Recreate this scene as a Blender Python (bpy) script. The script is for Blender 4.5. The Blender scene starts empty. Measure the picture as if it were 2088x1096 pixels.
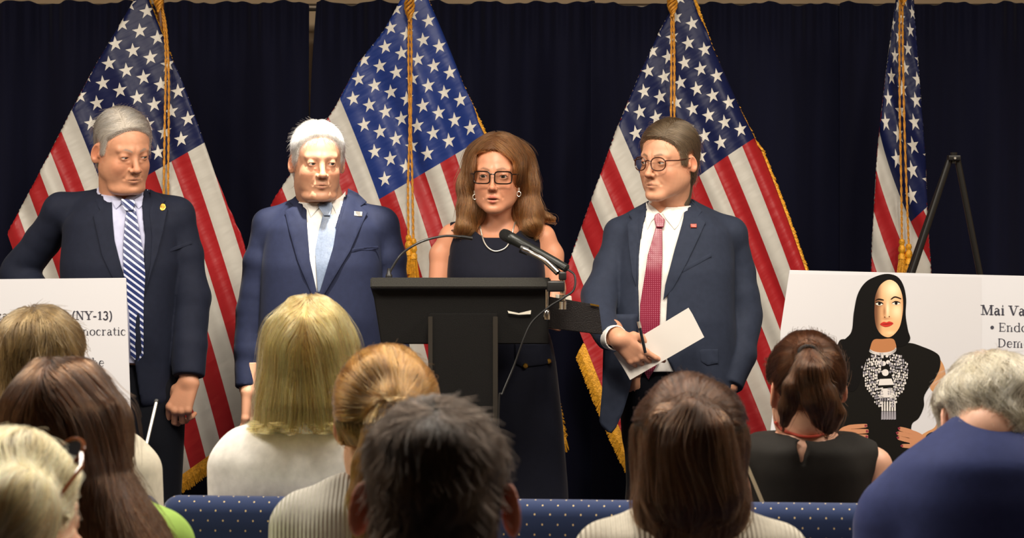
import bpy, bmesh, math, random
import numpy as np
from mathutils import Vector, Matrix, Quaternion
from mathutils.bvhtree import BVHTree
from mathutils.geometry import delaunay_2d_cdt

# ------------------------------------------------------------------ camera
F = 4500.0; CX = 1044.0; CY = 450.0; EYE = 1.5
sc = bpy.context.scene
cam_d = bpy.data.cameras.new('camera'); cam = bpy.data.objects.new('camera', cam_d)
sc.collection.objects.link(cam); sc.camera = cam
cam.location = (0, 0, EYE); cam.rotation_euler = (math.pi/2, 0, 0)
cam_d.sensor_width = 36.0; cam_d.lens = 36.0*F/2088.0
cam_d.shift_y = -(548.0-CY)/2088.0
cam_d.clip_start = 0.05; cam_d.clip_end = 60
cam_d.dof.use_dof = True; cam_d.dof.focus_distance = 6.3; cam_d.dof.aperture_fstop = 9.0

# ------------------------------------------------------------------ world, lights, exposure
w = bpy.data.worlds.new('world'); sc.world = w; w.use_nodes = True
w.node_tree.nodes['Background'].inputs[0].default_value = (1.0, 0.86, 0.70, 1)
w.node_tree.nodes['Background'].inputs[1].default_value = 0.03
sc.view_settings.view_transform = 'Standard'; sc.view_settings.look = 'None'
sc.view_settings.gamma = 1.0; sc.view_settings.use_curve_mapping = False
sc.view_settings.exposure = -0.35
sc.cycles.use_denoising = True
sc.cycles.max_bounces = 6; sc.cycles.transparent_max_bounces = 8
WARM = (1.0, 0.91, 0.79)
def area(name, loc, size, power, col=WARM, target=None, sizey=None, spread=180):
    l = bpy.data.lights.new(name, 'AREA'); l.energy = power; l.color = col; l.size = size
    if sizey: l.shape = 'RECTANGLE'; l.size_y = sizey
    l.spread = math.radians(spread)
    o = bpy.data.objects.new(name, l); sc.collection.objects.link(o); o.location = loc
    if target is not None:
        o.rotation_euler = (Vector(target)-Vector(loc)).to_track_quat('-Z', 'Y').to_euler()
    return o
def spot(name, loc, target, power, angle, blend=0.5, col=WARM, rad=0.05):
    l = bpy.data.lights.new(name, 'SPOT'); l.energy = power; l.color = col
    l.spot_size = math.radians(angle); l.spot_blend = blend; l.shadow_soft_size = rad
    o = bpy.data.objects.new(name, l); sc.collection.objects.link(o); o.location = loc
    o.rotation_euler = (Vector(target)-Vector(loc)).to_track_quat('-Z', 'Y').to_euler()
    return o
CEIL = 3.1
# two rows of ceiling panels over the audience and one over the speakers
for i, x in enumerate((-2.2, 0.0, 2.2)):
    area('ceiling_panel_lamp', (x, 3.95, CEIL-0.05), 0.8, 62)
    area('ceiling_panel_lamp', (x, 4.9, CEIL-0.05), 0.9, 46)
for x in (-1.7, -0.1, 1.2):
    spot('ceiling_spot', (x+0.15, 4.3, CEIL-0.06), (x*0.95, 6.5, 1.45), 130, 62, 0.8, (1.0, 0.87, 0.70), 0.12)
# the downlight that hits the second man's head
spot('ceiling_downlight', (-0.52, 6.06, CEIL-0.06), (-0.575, 6.36, 1.5), 620, 19, 0.35, (1.0, 0.95, 0.86), 0.03)

# ------------------------------------------------------------------ basics
def WP(px, py, D):
    return Vector(((px-CX)*D/F, D, EYE-(py-CY)*D/F))
def link(o, parent=None):
    sc.collection.objects.link(o)
    if parent is not None: o.parent = parent
    return o
def props(o, label=None, cat=None, group=None, kind=None):
    if label: o['label'] = label
    if cat: o['category'] = cat
    if group: o['group'] = group
    if kind: o['kind'] = kind
    return o
def empty(name, loc, label, cat, group=None, rz=0.0):
    o = bpy.data.objects.new(name, None); o.location = loc; o.rotation_euler = (0, 0, rz); o.empty_display_size = 0.1
    link(o); return props(o, label, cat, group)
def mesh_obj(name, V, Fc, mat, parent=None, smooth=True, mats=None, midx=None, col=None):
    """V (n,3) Fc (m,4) or (m,3) arrays or python list of faces"""
    me = bpy.data.meshes.new(name)
    if isinstance(Fc, np.ndarray):
        n = Fc.shape[1]
        me.vertices.add(len(V)); me.vertices.foreach_set('co', np.asarray(V, np.float32).ravel())
        me.loops.add(Fc.size); me.loops.foreach_set('vertex_index', Fc.astype(np.int32).ravel())
        me.polygons.add(len(Fc)); me.polygons.foreach_set('loop_start', np.arange(0, Fc.size, n, dtype=np.int32))
        me.update(calc_edges=True)
    else:
        me.from_pydata([tuple(v) for v in V], [], [tuple(f) for f in Fc]); me.update()
    me.polygons.foreach_set('use_smooth', np.full(len(me.polygons), smooth))
    for m in (mats if mats else [mat]): me.materials.append(m)
    if midx is not None: me.polygons.foreach_set('material_index', np.asarray(midx, np.int32))
    if col is not None:
        a = me.color_attributes.new('Col', 'FLOAT_COLOR', 'POINT')
        c = np.ones((len(V), 4), np.float32); c[:, :3] = col; a.data.foreach_set('color', c.ravel())
    o = bpy.data.objects.new(name, me); link(o, parent)
    return o
class MB:
    """collects plain shapes into one mesh"""
    def __init__(s): s.v = []; s.f = []
    def add(s, V, Fc):
        b = len(s.v); s.v += [tuple(v) for v in V]; s.f += [tuple(int(i)+b for i in f) for f in Fc]; return s
    def box(s, c, d, rot=None, bev=0.0):
        bm = bmesh.new(); bmesh.ops.create_cube(bm, size=1.0)
        for v in bm.verts: v.co = Vector((v.co.x*d[0], v.co.y*d[1], v.co.z*d[2]))
        if bev > 0: bmesh.ops.bevel(bm, geom=list(bm.edges), offset=bev, segments=3, affect='EDGES', profile=0.5)
        R = rot if rot else Matrix.Identity(3)
        bm.verts.index_update()
        s.add([R @ v.co + Vector(c) for v in bm.verts], [[v.index for v in f.verts] for f in bm.faces]); bm.free(); return s
    def tube(s, pts, r, n=12, cap=True):
        pts = [Vector(p) for p in pts]; N = len(pts); rr = r if hasattr(r, '__len__') else [r]*N
        V = []; up = None
        for i, p in enumerate(pts):
            t = (pts[min(i+1, N-1)]-pts[max(i-1, 0)]).normalized()
            if up is None:
                up = Vector((0, 0, 1)) if abs(t.z) < 0.9 else Vector((1, 0, 0))
            a = (up - t*up.dot(t)).normalized(); b = t.cross(a); up = a
            for k in range(n):
                th = 2*math.pi*k/n; V.append(p+(a*math.cos(th)+b*math.sin(th))*rr[i])
        Fc = [(i*n+k, i*n+(k+1) % n, (i+1)*n+(k+1) % n, (i+1)*n+k) for i in range(N-1) for k in range(n)]
        if cap: Fc += [tuple(range(n-1, -1, -1)), tuple((N-1)*n+k for k in range(n))]
        return s.add(V, Fc)
    def lathe(s, prof, c=(0, 0, 0), n=24, rot=None):
        V = []; R = rot if rot else Matrix.Identity(3)
        for (r, z) in prof:
            for k in range(n):
                th = 2*math.pi*k/n; V.append(R @ Vector((r*math.cos(th), r*math.sin(th), z))+Vector(c))
        N = len(prof)
        Fc = [(i*n+k, i*n+(k+1) % n, (i+1)*n+(k+1) % n, (i+1)*n+k) for i in range(N-1) for k in range(n)]
        Fc += [tuple(range(n-1, -1, -1)), tuple((N-1)*n+k for k in range(n))]
        return s.add(V, Fc)
    def build(s, name, mat, parent=None, smooth=True, ang=40):
        o = mesh_obj(name, s.v, s.f, mat, parent, smooth)
        if smooth:
            o.data.shade_smooth() if hasattr(o.data, 'shade_smooth') else None
            try: o.data.set_sharp_from_angle(angle=math.radians(ang))
            except Exception: pass
        return o
def spline(pts, n=12):
    """catmull-rom through pts"""
    P = [np.array(p, float) for p in pts]; P = [2*P[0]-P[1]]+P+[2*P[-1]-P[-2]]; out = []
    for i in range(1, len(P)-2):
        for k in range(n):
            t = k/n; a, b, c, d = P[i-1:i+3]
            out.append(0.5*((2*b)+(c-a)*t+(2*a-5*b+4*c-d)*t*t+(3*b-3*c+d-a)*t**3))
    out.append(P[-2]); return out

# ------------------------------------------------------------------ materials
_M = {}
def srgb(h):
    h = h.lstrip('#'); c = [int(h[i:i+2], 16)/255 for i in (0, 2, 4)]
    return tuple(((x+0.055)/1.055)**2.4 if x > 0.04045 else x/12.92 for x in c)
def mat(name, color, rough=0.6, metal=0.0, spec=0.5, sheen=0.0, noise=None, bump=None, coat=0.0, trans=0.0, emit=None, sss=0.0, vcol=False, weave=None):
    if name in _M: return _M[name]
    m = bpy.data.materials.new(name); m.use_nodes = True; _M[name] = m
    nt = m.node_tree; b = nt.nodes['Principled BSDF']
    c = srgb(color) if isinstance(color, str) else color
    b.inputs['Base Color'].default_value = (*c, 1); b.inputs['Roughness'].default_value = rough
    b.inputs['Metallic'].default_value = metal; b.inputs['Specular IOR Level'].default_value = spec
    if sheen: b.inputs['Sheen Weight'].default_value = sheen; b.inputs['Sheen Roughness'].default_value = 0.4
    if coat: b.inputs['Coat Weight'].default_value = coat
    if trans: b.inputs['Transmission Weight'].default_value = trans
    if emit: b.inputs['Emission Color'].default_value = (*c, 1); b.inputs['Emission Strength'].default_value = emit
    if sss:
        b.inputs['Subsurface Weight'].default_value = sss; b.inputs['Subsurface Radius'].default_value = (1.0, 0.35, 0.2)
        b.inputs['Subsurface Scale'].default_value = 0.006
    tc = nt.nodes.new('ShaderNodeTexCoord')
    src = None
    if vcol:
        a = nt.nodes.new('ShaderNodeAttribute'); a.attribute_name = 'Col'; src = a.outputs['Color']
    if noise:   # (scale, amount) albedo mottling, optional xyz stretch
        n = nt.nodes.new('ShaderNodeTexNoise'); n.inputs['Scale'].default_value = noise[0]; n.inputs['Detail'].default_value = 4
        mp = nt.nodes.new('ShaderNodeMapping'); nt.links.new(tc.outputs['Object'], mp.inputs[0])
        if len(noise) > 2: mp.inputs['Scale'].default_value = noise[2]
        nt.links.new(mp.outputs[0], n.inputs['Vector'])
        mr = nt.nodes.new('ShaderNodeMapRange'); mr.inputs[1].default_value = 0.3; mr.inputs[2].default_value = 0.7
        mr.inputs[3].default_value = 1-noise[1]; mr.inputs[4].default_value = 1+noise[1]
        nt.links.new(n.outputs[0], mr.inputs[0])
        mx = nt.nodes.new('ShaderNodeVectorMath'); mx.operation = 'MULTIPLY'
        if src is not None: nt.links.new(src, mx.inputs[0])
        else: mx.inputs[0].default_value = c
        cb = nt.nodes.new('ShaderNodeCombineXYZ')
        for i in range(3): nt.links.new(mr.outputs[0], cb.inputs[i])
        nt.links.new(cb.outputs[0], mx.inputs[1]); src = mx.outputs[0]
    if src is not None: nt.links.new(src, b.inputs['Base Color'])
    if bump:    # (scale, strength, stretch)
        n = nt.nodes.new('ShaderNodeTexNoise'); n.inputs['Scale'].default_value = bump[0]; n.inputs['Detail'].default_value = 3
        mp = nt.nodes.new('ShaderNodeMapping'); nt.links.new(tc.outputs['Object'], mp.inputs[0])
        if len(bump) > 2: mp.inputs['Scale'].default_value = bump[2]
        nt.links.new(mp.outputs[0], n.inputs['Vector'])
        bp = nt.nodes.new('ShaderNodeBump'); bp.inputs['Strength'].default_value = bump[1]; bp.inputs['Distance'].default_value = 0.004
        nt.links.new(n.outputs[0], bp.inputs['Height']); nt.links.new(bp.outputs[0], b.inputs['Normal'])
    if weave:   # ribs: (frequency, strength, axis)
        wv = nt.nodes.new('ShaderNodeTexWave'); wv.bands_direction = weave[2]; wv.inputs['Scale'].default_value = weave[0]; wv.inputs['Distortion'].default_value = 0.3
        nt.links.new(tc.outputs['Object'], wv.inputs['Vector'])
        bp = nt.nodes.new('ShaderNodeBump'); bp.inputs['Strength'].default_value = weave[1]; bp.inputs['Distance'].default_value = 0.003
        nt.links.new(wv.outputs['Color'], bp.inputs['Height']); nt.links.new(bp.outputs[0], b.inputs['Normal'])
    return m
def hairmat(name, color, root=None, tip=None, rough=0.35):
    """strand material: random tint per strand"""
    if name in _M: return _M[name]
    m = bpy.data.materials.new(name); m.use_nodes = True; _M[name] = m
    nt = m.node_tree; nt.nodes.remove(nt.nodes['Principled BSDF'])
    h = nt.nodes.new('ShaderNodeBsdfHairPrincipled'); out = nt.nodes['Material Output']
    h.parametrization = 'COLOR'
    h.inputs['Roughness'].default_value = rough; h.inputs['Radial Roughness'].default_value = 0.5
    h.inputs['Random Roughness'].default_value = 0.2; h.inputs['IOR'].default_value = 1.38
    hi = nt.nodes.new('ShaderNodeHairInfo')
    cr = nt.nodes.new('ShaderNodeValToRGB'); base = np.array(srgb(color))
    e = cr.color_ramp.elements
    e[0].position = 0.0; e[0].color = (*(base*0.28), 1); e[1].position = 1.0; e[1].color = (*np.minimum(base*2.1, 0.93), 1)
    k = e.new(0.5); k.color = (*base, 1)
    at = nt.nodes.new('ShaderNodeAttribute'); at.attribute_name = 'tint'
    nt.links.new(at.outputs['Fac'], cr.inputs[0])
    nt.links.new(cr.outputs[0], h.inputs['Color'])
    nt.links.new(h.outputs[0], out.inputs['Surface'])
    return m

# ------------------------------------------------------------------ signed distance toolkit
def A(*x): return np.array(x, np.float64)
def smin(a, b, k):
    if k <= 0: return np.minimum(a, b)
    h = np.maximum(k-np.abs(a-b), 0)/k
    return np.minimum(a, b)-h*h*k*0.25
def smax(a, b, k): return -smin(-a, -b, k)
def ell(P, c, r, R=None):
    q = P-A(*c)
    if R is not None: q = q @ R
    r = A(*r); k0 = np.sqrt(((q/r)**2).sum(1)); k1 = np.sqrt(((q/(r*r))**2).sum(1))+1e-9
    return k0*(k0-1)/k1
def sph(P, c, r): return np.sqrt(((P-A(*c))**2).sum(1))-r
def cone(P, a, b, ra, rb):
    a = A(*a); b = A(*b); ba = b-a; h = np.clip(((P-a) @ ba)/(ba @ ba), 0, 1)
    return np.sqrt(((P-a-h[:, None]*ba)**2).sum(1))-(ra+(rb-ra)*h)
def chain(P, pts, rs, k=0.0):
    d = None
    for i in range(len(pts)-1):
        e = cone(P, pts[i], pts[i+1], rs[i], rs[i+1]); d = e if d is None else smin(d, e, k)
    return d
def rot(rx=0, ry=0, rz=0):
    M_ = Matrix.Rotation(math.radians(rz), 3, 'Z') @ Matrix.Rotation(math.radians(ry), 3, 'Y') @ Matrix.Rotation(math.radians(rx), 3, 'X')
    return np.array(M_)
def stack(P, prof, pw=2.3, soft=0.02):
    """elliptic sections: prof rows (z, cx, cy, a, b) from low to high"""
    pr = np.array(prof, float); z = P[:, 2]
    zc = np.clip(z, pr[0, 0], pr[-1, 0])
    # smooth interpolation
    zz = np.linspace(pr[0, 0], pr[-1, 0], 200)
    tab = []
    for j in range(1, 5):
        y = np.interp(zz, pr[:, 0], pr[:, j])
        kern = np.hanning(17); kern /= kern.sum()
        yp = np.pad(y, 8, mode='edge'); tab.append(np.convolve(yp, kern, 'valid'))
    cx, cy, a, b = [np.interp(zc, zz, t) for t in tab]
    qx = np.abs(P[:, 0]-cx)/a; qy = np.abs(P[:, 1]-cy)/b
    k = (qx**pw+qy**pw)**(1/pw)
    r = np.sqrt((P[:, 0]-cx)**2+(P[:, 1]-cy)**2)
    d = np.where(k > 1e-4, r*(1-1/np.maximum(k, 1e-4)), -np.minimum(a, b))
    d = np.maximum(d, -np.minimum(a, b))
    dz = np.maximum(pr[0, 0]-z, z-pr[-1, 0])
    return smax(d, dz, soft)
def surf(f, lo, hi, h):
    """surface nets on a sparse grid. f(P)->d. returns V, quads"""
    lo = A(*lo); hi = A(*hi); B = 4
    nb = np.ceil((hi-lo)/(h*B)).astype(int); n = nb*B+1
    gx = [lo[i]+h*B*(np.arange(nb[i])+0.5) for i in range(3)]
    C = np.stack(np.meshgrid(*gx, indexing='ij'), -1).reshape(-1, 3)
    dc = np.concatenate([f(C[i:i+200000]) for i in range(0, len(C), 200000)]).reshape(nb)
    act = np.abs(dc) < h*B*1.9
    sg = np.where(dc < 0, -1.0, 1.0).astype(np.float32)
    vals = np.ones(n, np.float32)
    vals[:-1, :-1, :-1] = np.repeat(np.repeat(np.repeat(sg, B, 0), B, 1), B, 2)
    need = np.zeros(n, bool)
    ai = np.argwhere(act)
    m = np.zeros(n, bool); a2 = np.repeat(np.repeat(np.repeat(act, B, 0), B, 1), B, 2)
    need[:-1, :-1, :-1] |= a2; need[1:, 1:, 1:] |= a2; need[1:, :-1, :-1] |= a2; need[:-1, 1:, :-1] |= a2; need[:-1, :-1, 1:] |= a2
    need[1:, 1:, :-1] |= a2; need[1:, :-1, 1:] |= a2; need[:-1, 1:, 1:] |= a2
    idx = np.argwhere(need)
    out = np.empty(len(idx), np.float32)
    for i in range(0, len(idx), 200000):
        out[i:i+200000] = f(lo+idx[i:i+200000]*h)
    vals[idx[:, 0], idx[:, 1], idx[:, 2]] = out
    vals[0] = 1; vals[-1] = 1; vals[:, 0] = 1; vals[:, -1] = 1; vals[:, :, 0] = 1; vals[:, :, -1] = 1
    ins = vals < 0
    s = ins[:-1, :-1, :-1].astype(np.int8)
    for d in ((1, 0, 0), (0, 1, 0), (0, 0, 1), (1, 1, 0), (1, 0, 1), (0, 1, 1), (1, 1, 1)):
        s = s+ins[d[0]:n[0]-1+d[0], d[1]:n[1]-1+d[1], d[2]:n[2]-1+d[2]]
    cells = np.argwhere((s > 0) & (s < 8))
    cid = np.full(tuple(n-1), -1, np.int32); cid[cells[:, 0], cells[:, 1], cells[:, 2]] = np.arange(len(cells))
    acc = np.zeros((len(cells), 3)); cnt = np.zeros(len(cells))
    cr = [(0, 0, 0), (1, 0, 0), (0, 1, 0), (1, 1, 0), (0, 0, 1), (1, 0, 1), (0, 1, 1), (1, 1, 1)]
    cv = [vals[cells[:, 0]+c[0], cells[:, 1]+c[1], cells[:, 2]+c[2]] for c in cr]
    for a, b in ((0, 1), (2, 3), (4, 5), (6, 7), (0, 2), (1, 3), (4, 6), (5, 7), (0, 4), (1, 5), (2, 6), (3, 7)):
        m = (cv[a] < 0) != (cv[b] < 0)
        t = cv[a][m]/(cv[a][m]-cv[b][m]); pa = np.array(cr[a], float); pb = np.array(cr[b], float)
        acc[m] += pa+(pb-pa)*t[:, None]; cnt[m] += 1
    V = lo+(cells+acc/cnt[:, None])*h
    Q = []
    for ax in range(3):
        o1, o2 = [(1, 2), (2, 0), (0, 1)][ax]
        sl0 = [slice(1, -1)]*3; sl1 = [slice(1, -1)]*3
        sl0[ax] = slice(0, -1); sl1[ax] = slice(1, None)
        i0 = ins[tuple(sl0)]; i1 = ins[tuple(sl1)]
        e = np.argwhere(i0 != i1); fl = i0[e[:, 0], e[:, 1], e[:, 2]]
        e = e+1; e[:, ax] -= 1
        def cc(d1, d2):
            c = e.copy(); c[:, o1] -= d1; c[:, o2] -= d2; return cid[c[:, 0], c[:, 1], c[:, 2]]
        q = np.stack([cc(1, 1), cc(0, 1), cc(0, 0), cc(1, 0)], 1)
        q[~fl] = q[~fl][:, ::-1]; Q.append(q)
    Q = np.concatenate(Q); Q = Q[(Q >= 0).all(1)]
    return V, Q
def grad(f, P, e=0.0015):
    g = np.empty_like(P)
    for i in range(3):
        d = np.zeros(3); d[i] = e; g[:, i] = f(P+d)-f(P-d)
    return g/(np.linalg.norm(g, axis=1, keepdims=True)+1e-9)
def noise3(P, seed=0, freq=1.0):
    """cheap smooth pseudo noise from sines, about -1..1"""
    r = np.random.RandomState(seed); o = np.zeros(len(P))
    for _ in range(5):
        k = r.normal(size=3); k = k/np.linalg.norm(k)*freq*r.uniform(0.7, 1.5); o += np.sin(P @ k+r.uniform(0, 6.28))
    return o/2.6
def strands(name, parent, f, comb, V, sel, count, length, step, mat_, rad=0.00035, lift=0.002, seed=1, wav=0.0, wfreq=60, free=None,
            lvar=0.25, tintf=None, out0=0.0, free_z=None, keep=None, k=14, loc=None, tip=0.15, stray=0.0):
    """hair strands that start on hair-volume vertices and flow along comb() over the surface of f"""
    r = np.random.RandomState(seed)
    S = V[sel]; root = S[r.randint(0, len(S), count)]+r.normal(0, 0.002, (count, 3))
    dep = r.uniform(-0.25, 1.0, count)*lift
    L = length*r.uniform(1-lvar, 1+lvar, count); st = L/k
    P = root.copy(); pts = np.empty((count, k+1, 3)); ph = noise3(root, seed+5, 70)*3+r.uniform(-0.5, 0.5, count)
    d0 = None
    stray_m = r.uniform(0, 1, count) < stray
    for i in range(k+1):
        d = f(P); g = grad(f, P)
        if free is not None and i > 0:
            fm = P[:, 2] < free[0]; d = np.where(fm, 0, d)
        tgt = dep+out0*(i/k)+np.where(stray_m, 0.012*(i/k)**1.2, 0)
        P = P-g*(np.clip(d-tgt, -0.01, 0.01)*(1 if free is None or i == 0 else np.where(fm, 0.0, 1.0)))[:, None]
        if free is not None: P[:, 2] = np.maximum(P[:, 2], free[1]+free[2]*np.sin(root[:, 0]*170+root[:, 1]*90)+0.003*np.sin(root[:, 0]*900))
        pts[:, i] = P
        c = comb(P, g)
        gg = g if (free is None or i == 0) else np.where(fm[:, None], 0.0, g)
        c = c-gg*((c*gg).sum(1))[:, None]*0.92
        if wav > 0:
            side = np.cross(g, c); side /= (np.linalg.norm(side, axis=1, keepdims=True)+1e-9)
            c = c+side*(wav*np.sin(ph+wfreq*i*st))[:, None]
        c = c/(np.linalg.norm(c, axis=1, keepdims=True)+1e-9)
        if d0 is not None: c = 0.45*d0+0.55*c; c /= (np.linalg.norm(c, axis=1, keepdims=True)+1e-9)
        d0 = c; P = P+c*st[:, None]
    if keep is not None:
        m = keep(pts); pts = pts[m]
    count = len(pts)
    tint = np.clip(0.5+0.26*noise3(pts[:, 0], seed+9, 190)+r.normal(0, 0.2, count), 0, 1)
    if tintf is not None: tint = np.clip(tint+tintf(pts[:, 0]), 0, 1)
    cu = bpy.data.hair_curves.new(name); cu.add_curves([k+1]*count)
    cu.attributes['position'].data.foreach_set('vector', pts.astype(np.float32).ravel())
    ra = cu.attributes.get('radius') or cu.attributes.new('radius', 'FLOAT', 'POINT')
    rr = np.tile(rad*np.linspace(1, tip, k+1)**0.6, count).astype(np.float32); ra.data.foreach_set('value', rr)
    ta = cu.attributes.new('tint', 'FLOAT', 'CURVE'); ta.data.foreach_set('value', tint.astype(np.float32))
    cu.materials.append(mat_)
    o = bpy.data.objects.new(name, cu); link(o, parent)
    return o
def fill2d(poly, step, holes=()):
    """dense triangulation of a 2D outline"""
    poly = [Vector(p) for p in poly]; allv = list(poly); edges = []; faces = [list(range(len(poly)))]
    n = len(poly)
    # resample the outline
    res = []
    for i in range(n):
        a, b = poly[i], poly[(i+1) % n]; m = max(1, int((b-a).length/step))
        res += [a+(b-a)*(j/m) for j in range(m)]
    n = len(res); pts = list(res); xs = np.array([p.x for p in res]); ys = np.array([p.y for p in res])
    gx, gy = np.meshgrid(np.arange(xs.min()+step*0.6, xs.max(), step), np.arange(ys.min()+step*0.6, ys.max(), step))
    gx = gx.ravel(); gy = gy.ravel(); ins = np.zeros(len(gx), bool); md = np.full(len(gx), 1e9)
    for i in range(n):
        x0, y0, x1, y1 = xs[i], ys[i], xs[(i+1) % n], ys[(i+1) % n]
        c = ((y0 > gy) != (y1 > gy)); xx = x0+(gy-y0)*(x1-x0)/((y1-y0) if y1 != y0 else 1e-9); ins ^= c & (gx < xx)
        ex, ey = x1-x0, y1-y0; t = np.clip(((gx-x0)*ex+(gy-y0)*ey)/(ex*ex+ey*ey+1e-12), 0, 1)
        md = np.minimum(md, np.hypot(gx-x0-t*ex, gy-y0-t*ey))
    k = ins & (md > step*0.35); pts += [Vector((a, b)) for a, b in zip(gx[k], gy[k])]
    vo, eo, fo, _, _, _ = delaunay_2d_cdt(pts, [], [list(range(n))], 1, 1e-7)
    return [tuple(v) for v in vo], [tuple(f) for f in fo]
def bvh_of(objs):
    if not isinstance(objs, (list, tuple)): objs = [objs]
    V = []; Fc = []
    for o in objs:
        b = len(V); V += [v.co.copy() for v in o.data.vertices]; Fc += [tuple(i+b for i in p.vertices) for p in o.data.polygons]
    return BVHTree.FromPolygons(V, Fc)
def applique(name, parent, bvh, outline, mat_, off=0.002, thick=0.002, step=0.008, frm=None, y0=-1.0, miss=None, back=False, lift=None, sol=True, smooth=4, inset=0.0):
    """lay a 2D (x,z) outline onto a surface from the front (or the back)"""
    v, f = fill2d(outline, step)
    sg = -1 if back else 1; ys = []; ok = []
    for (x, z) in v:
        h = bvh.ray_cast(Vector((x, sg*y0, z)), Vector((0, sg, 0)))
        ys.append(h[0].y if h[0] is not None else None)
    good = [y for y in ys if y is not None]
    mean = sum(good)/len(good) if good else 0
    # fill misses from neighbours
    nb = {i: set() for i in range(len(v))}
    for t in f:
        for i in t: nb[i].update(t)
    for _ in range(30):
        bad = [i for i, y in enumerate(ys) if y is None]
        if not bad: break
        new = {}
        for i in bad:
            g = [ys[j] for j in nb[i] if ys[j] is not None]
            if g: new[i] = sum(g)/len(g)
        for i, y in new.items(): ys[i] = y
        if not new: break
    ys = [mean if y is None else y for y in ys]
    for _ in range(smooth):
        ys = [0.5*ys[i]+0.5*sum(ys[j] for j in nb[i])/max(1, len(nb[i])) for i in range(len(v))]
    V = []
    for i, (x, z) in enumerate(v):
        l = lift(x, z) if lift else 0.0
        V.append((x, ys[i]-sg*(off+l), z))
    f = [t if not back else t[::-1] for t in f]
    o = mesh_obj(name, V, f, mat_, parent, True)
    if sol:
        m = o.modifiers.new('thickness', 'SOLIDIFY'); m.thickness = thick; m.offset = 0.0
        b = o.modifiers.new('edge', 'BEVEL'); b.width = thick*0.4; b.segments = 2; b.limit_method = 'ANGLE'
    return o
# ------------------------------------------------------------------ heads (local frame: face towards -y, x to the viewer's right, origin between the eyes at ear depth)
DEF = dict(w=1.0, jaw=1.0, nose=1.0, chin=1.0, lip=1.0, open=0.0, lid=1.0, brow=1.0, fat=0.0, fem=0.0, ear=1.0, neck=0.058, neckback=0.03, bag=0.0, earx=0.0)
def skull(q, p):
    d = ell(q, (0, 0.018, 0.035), (0.0755*p['w'], 0.096, 0.086))
    d = smin(d, ell(q, (0, -0.008, 0.022), (0.069*p['w'], 0.081, 0.075)), 0.02)
    return d
def head_base(q, p):
    """skull, jaw and cheeks without the small features"""
    w = p['w']; j = p['jaw']
    d = skull(q, p)
    x = np.abs(q[:, 0]); s = np.stack([x, q[:, 1], q[:, 2]], 1)
    d = smin(d, ell(s, (0, -0.030, -0.045), (0.054*w, 0.056, 0.068)), 0.03)      # mid face
    d = smin(d, cone(s, (0.051*w*j, 0.010, -0.055), (0.018*w, -0.066, -0.098-0.006*p['chin']), 0.016+0.006*p['fat'], 0.015), 0.035)   # jaw line
    d = smin(d, cone(s, (0.056*w, 0.0, -0.01), (0.051*w*j, 0.010, -0.055), 0.020, 0.018), 0.03)
    d = smin(d, ell(s, (0, -0.078, -0.104-0.004*p['chin']), (0.019+0.004*(1-p['fem']), 0.014, 0.014)), 0.022)   # chin
    d = smin(d, ell(s, (0.036*w, -0.061, -0.033), (0.021, 0.020, 0.020)), 0.024)  # cheek
    d = smin(d, ell(s, (0.040*w, -0.032, -0.058), (0.021, 0.030, 0.034)), 0.03)
    if p['fat'] > 0: d = smin(d, ell(s, (0.026, -0.040, -0.108), (0.032, 0.036, 0.020)), 0.035*p['fat'])   # double chin
    return d
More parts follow.
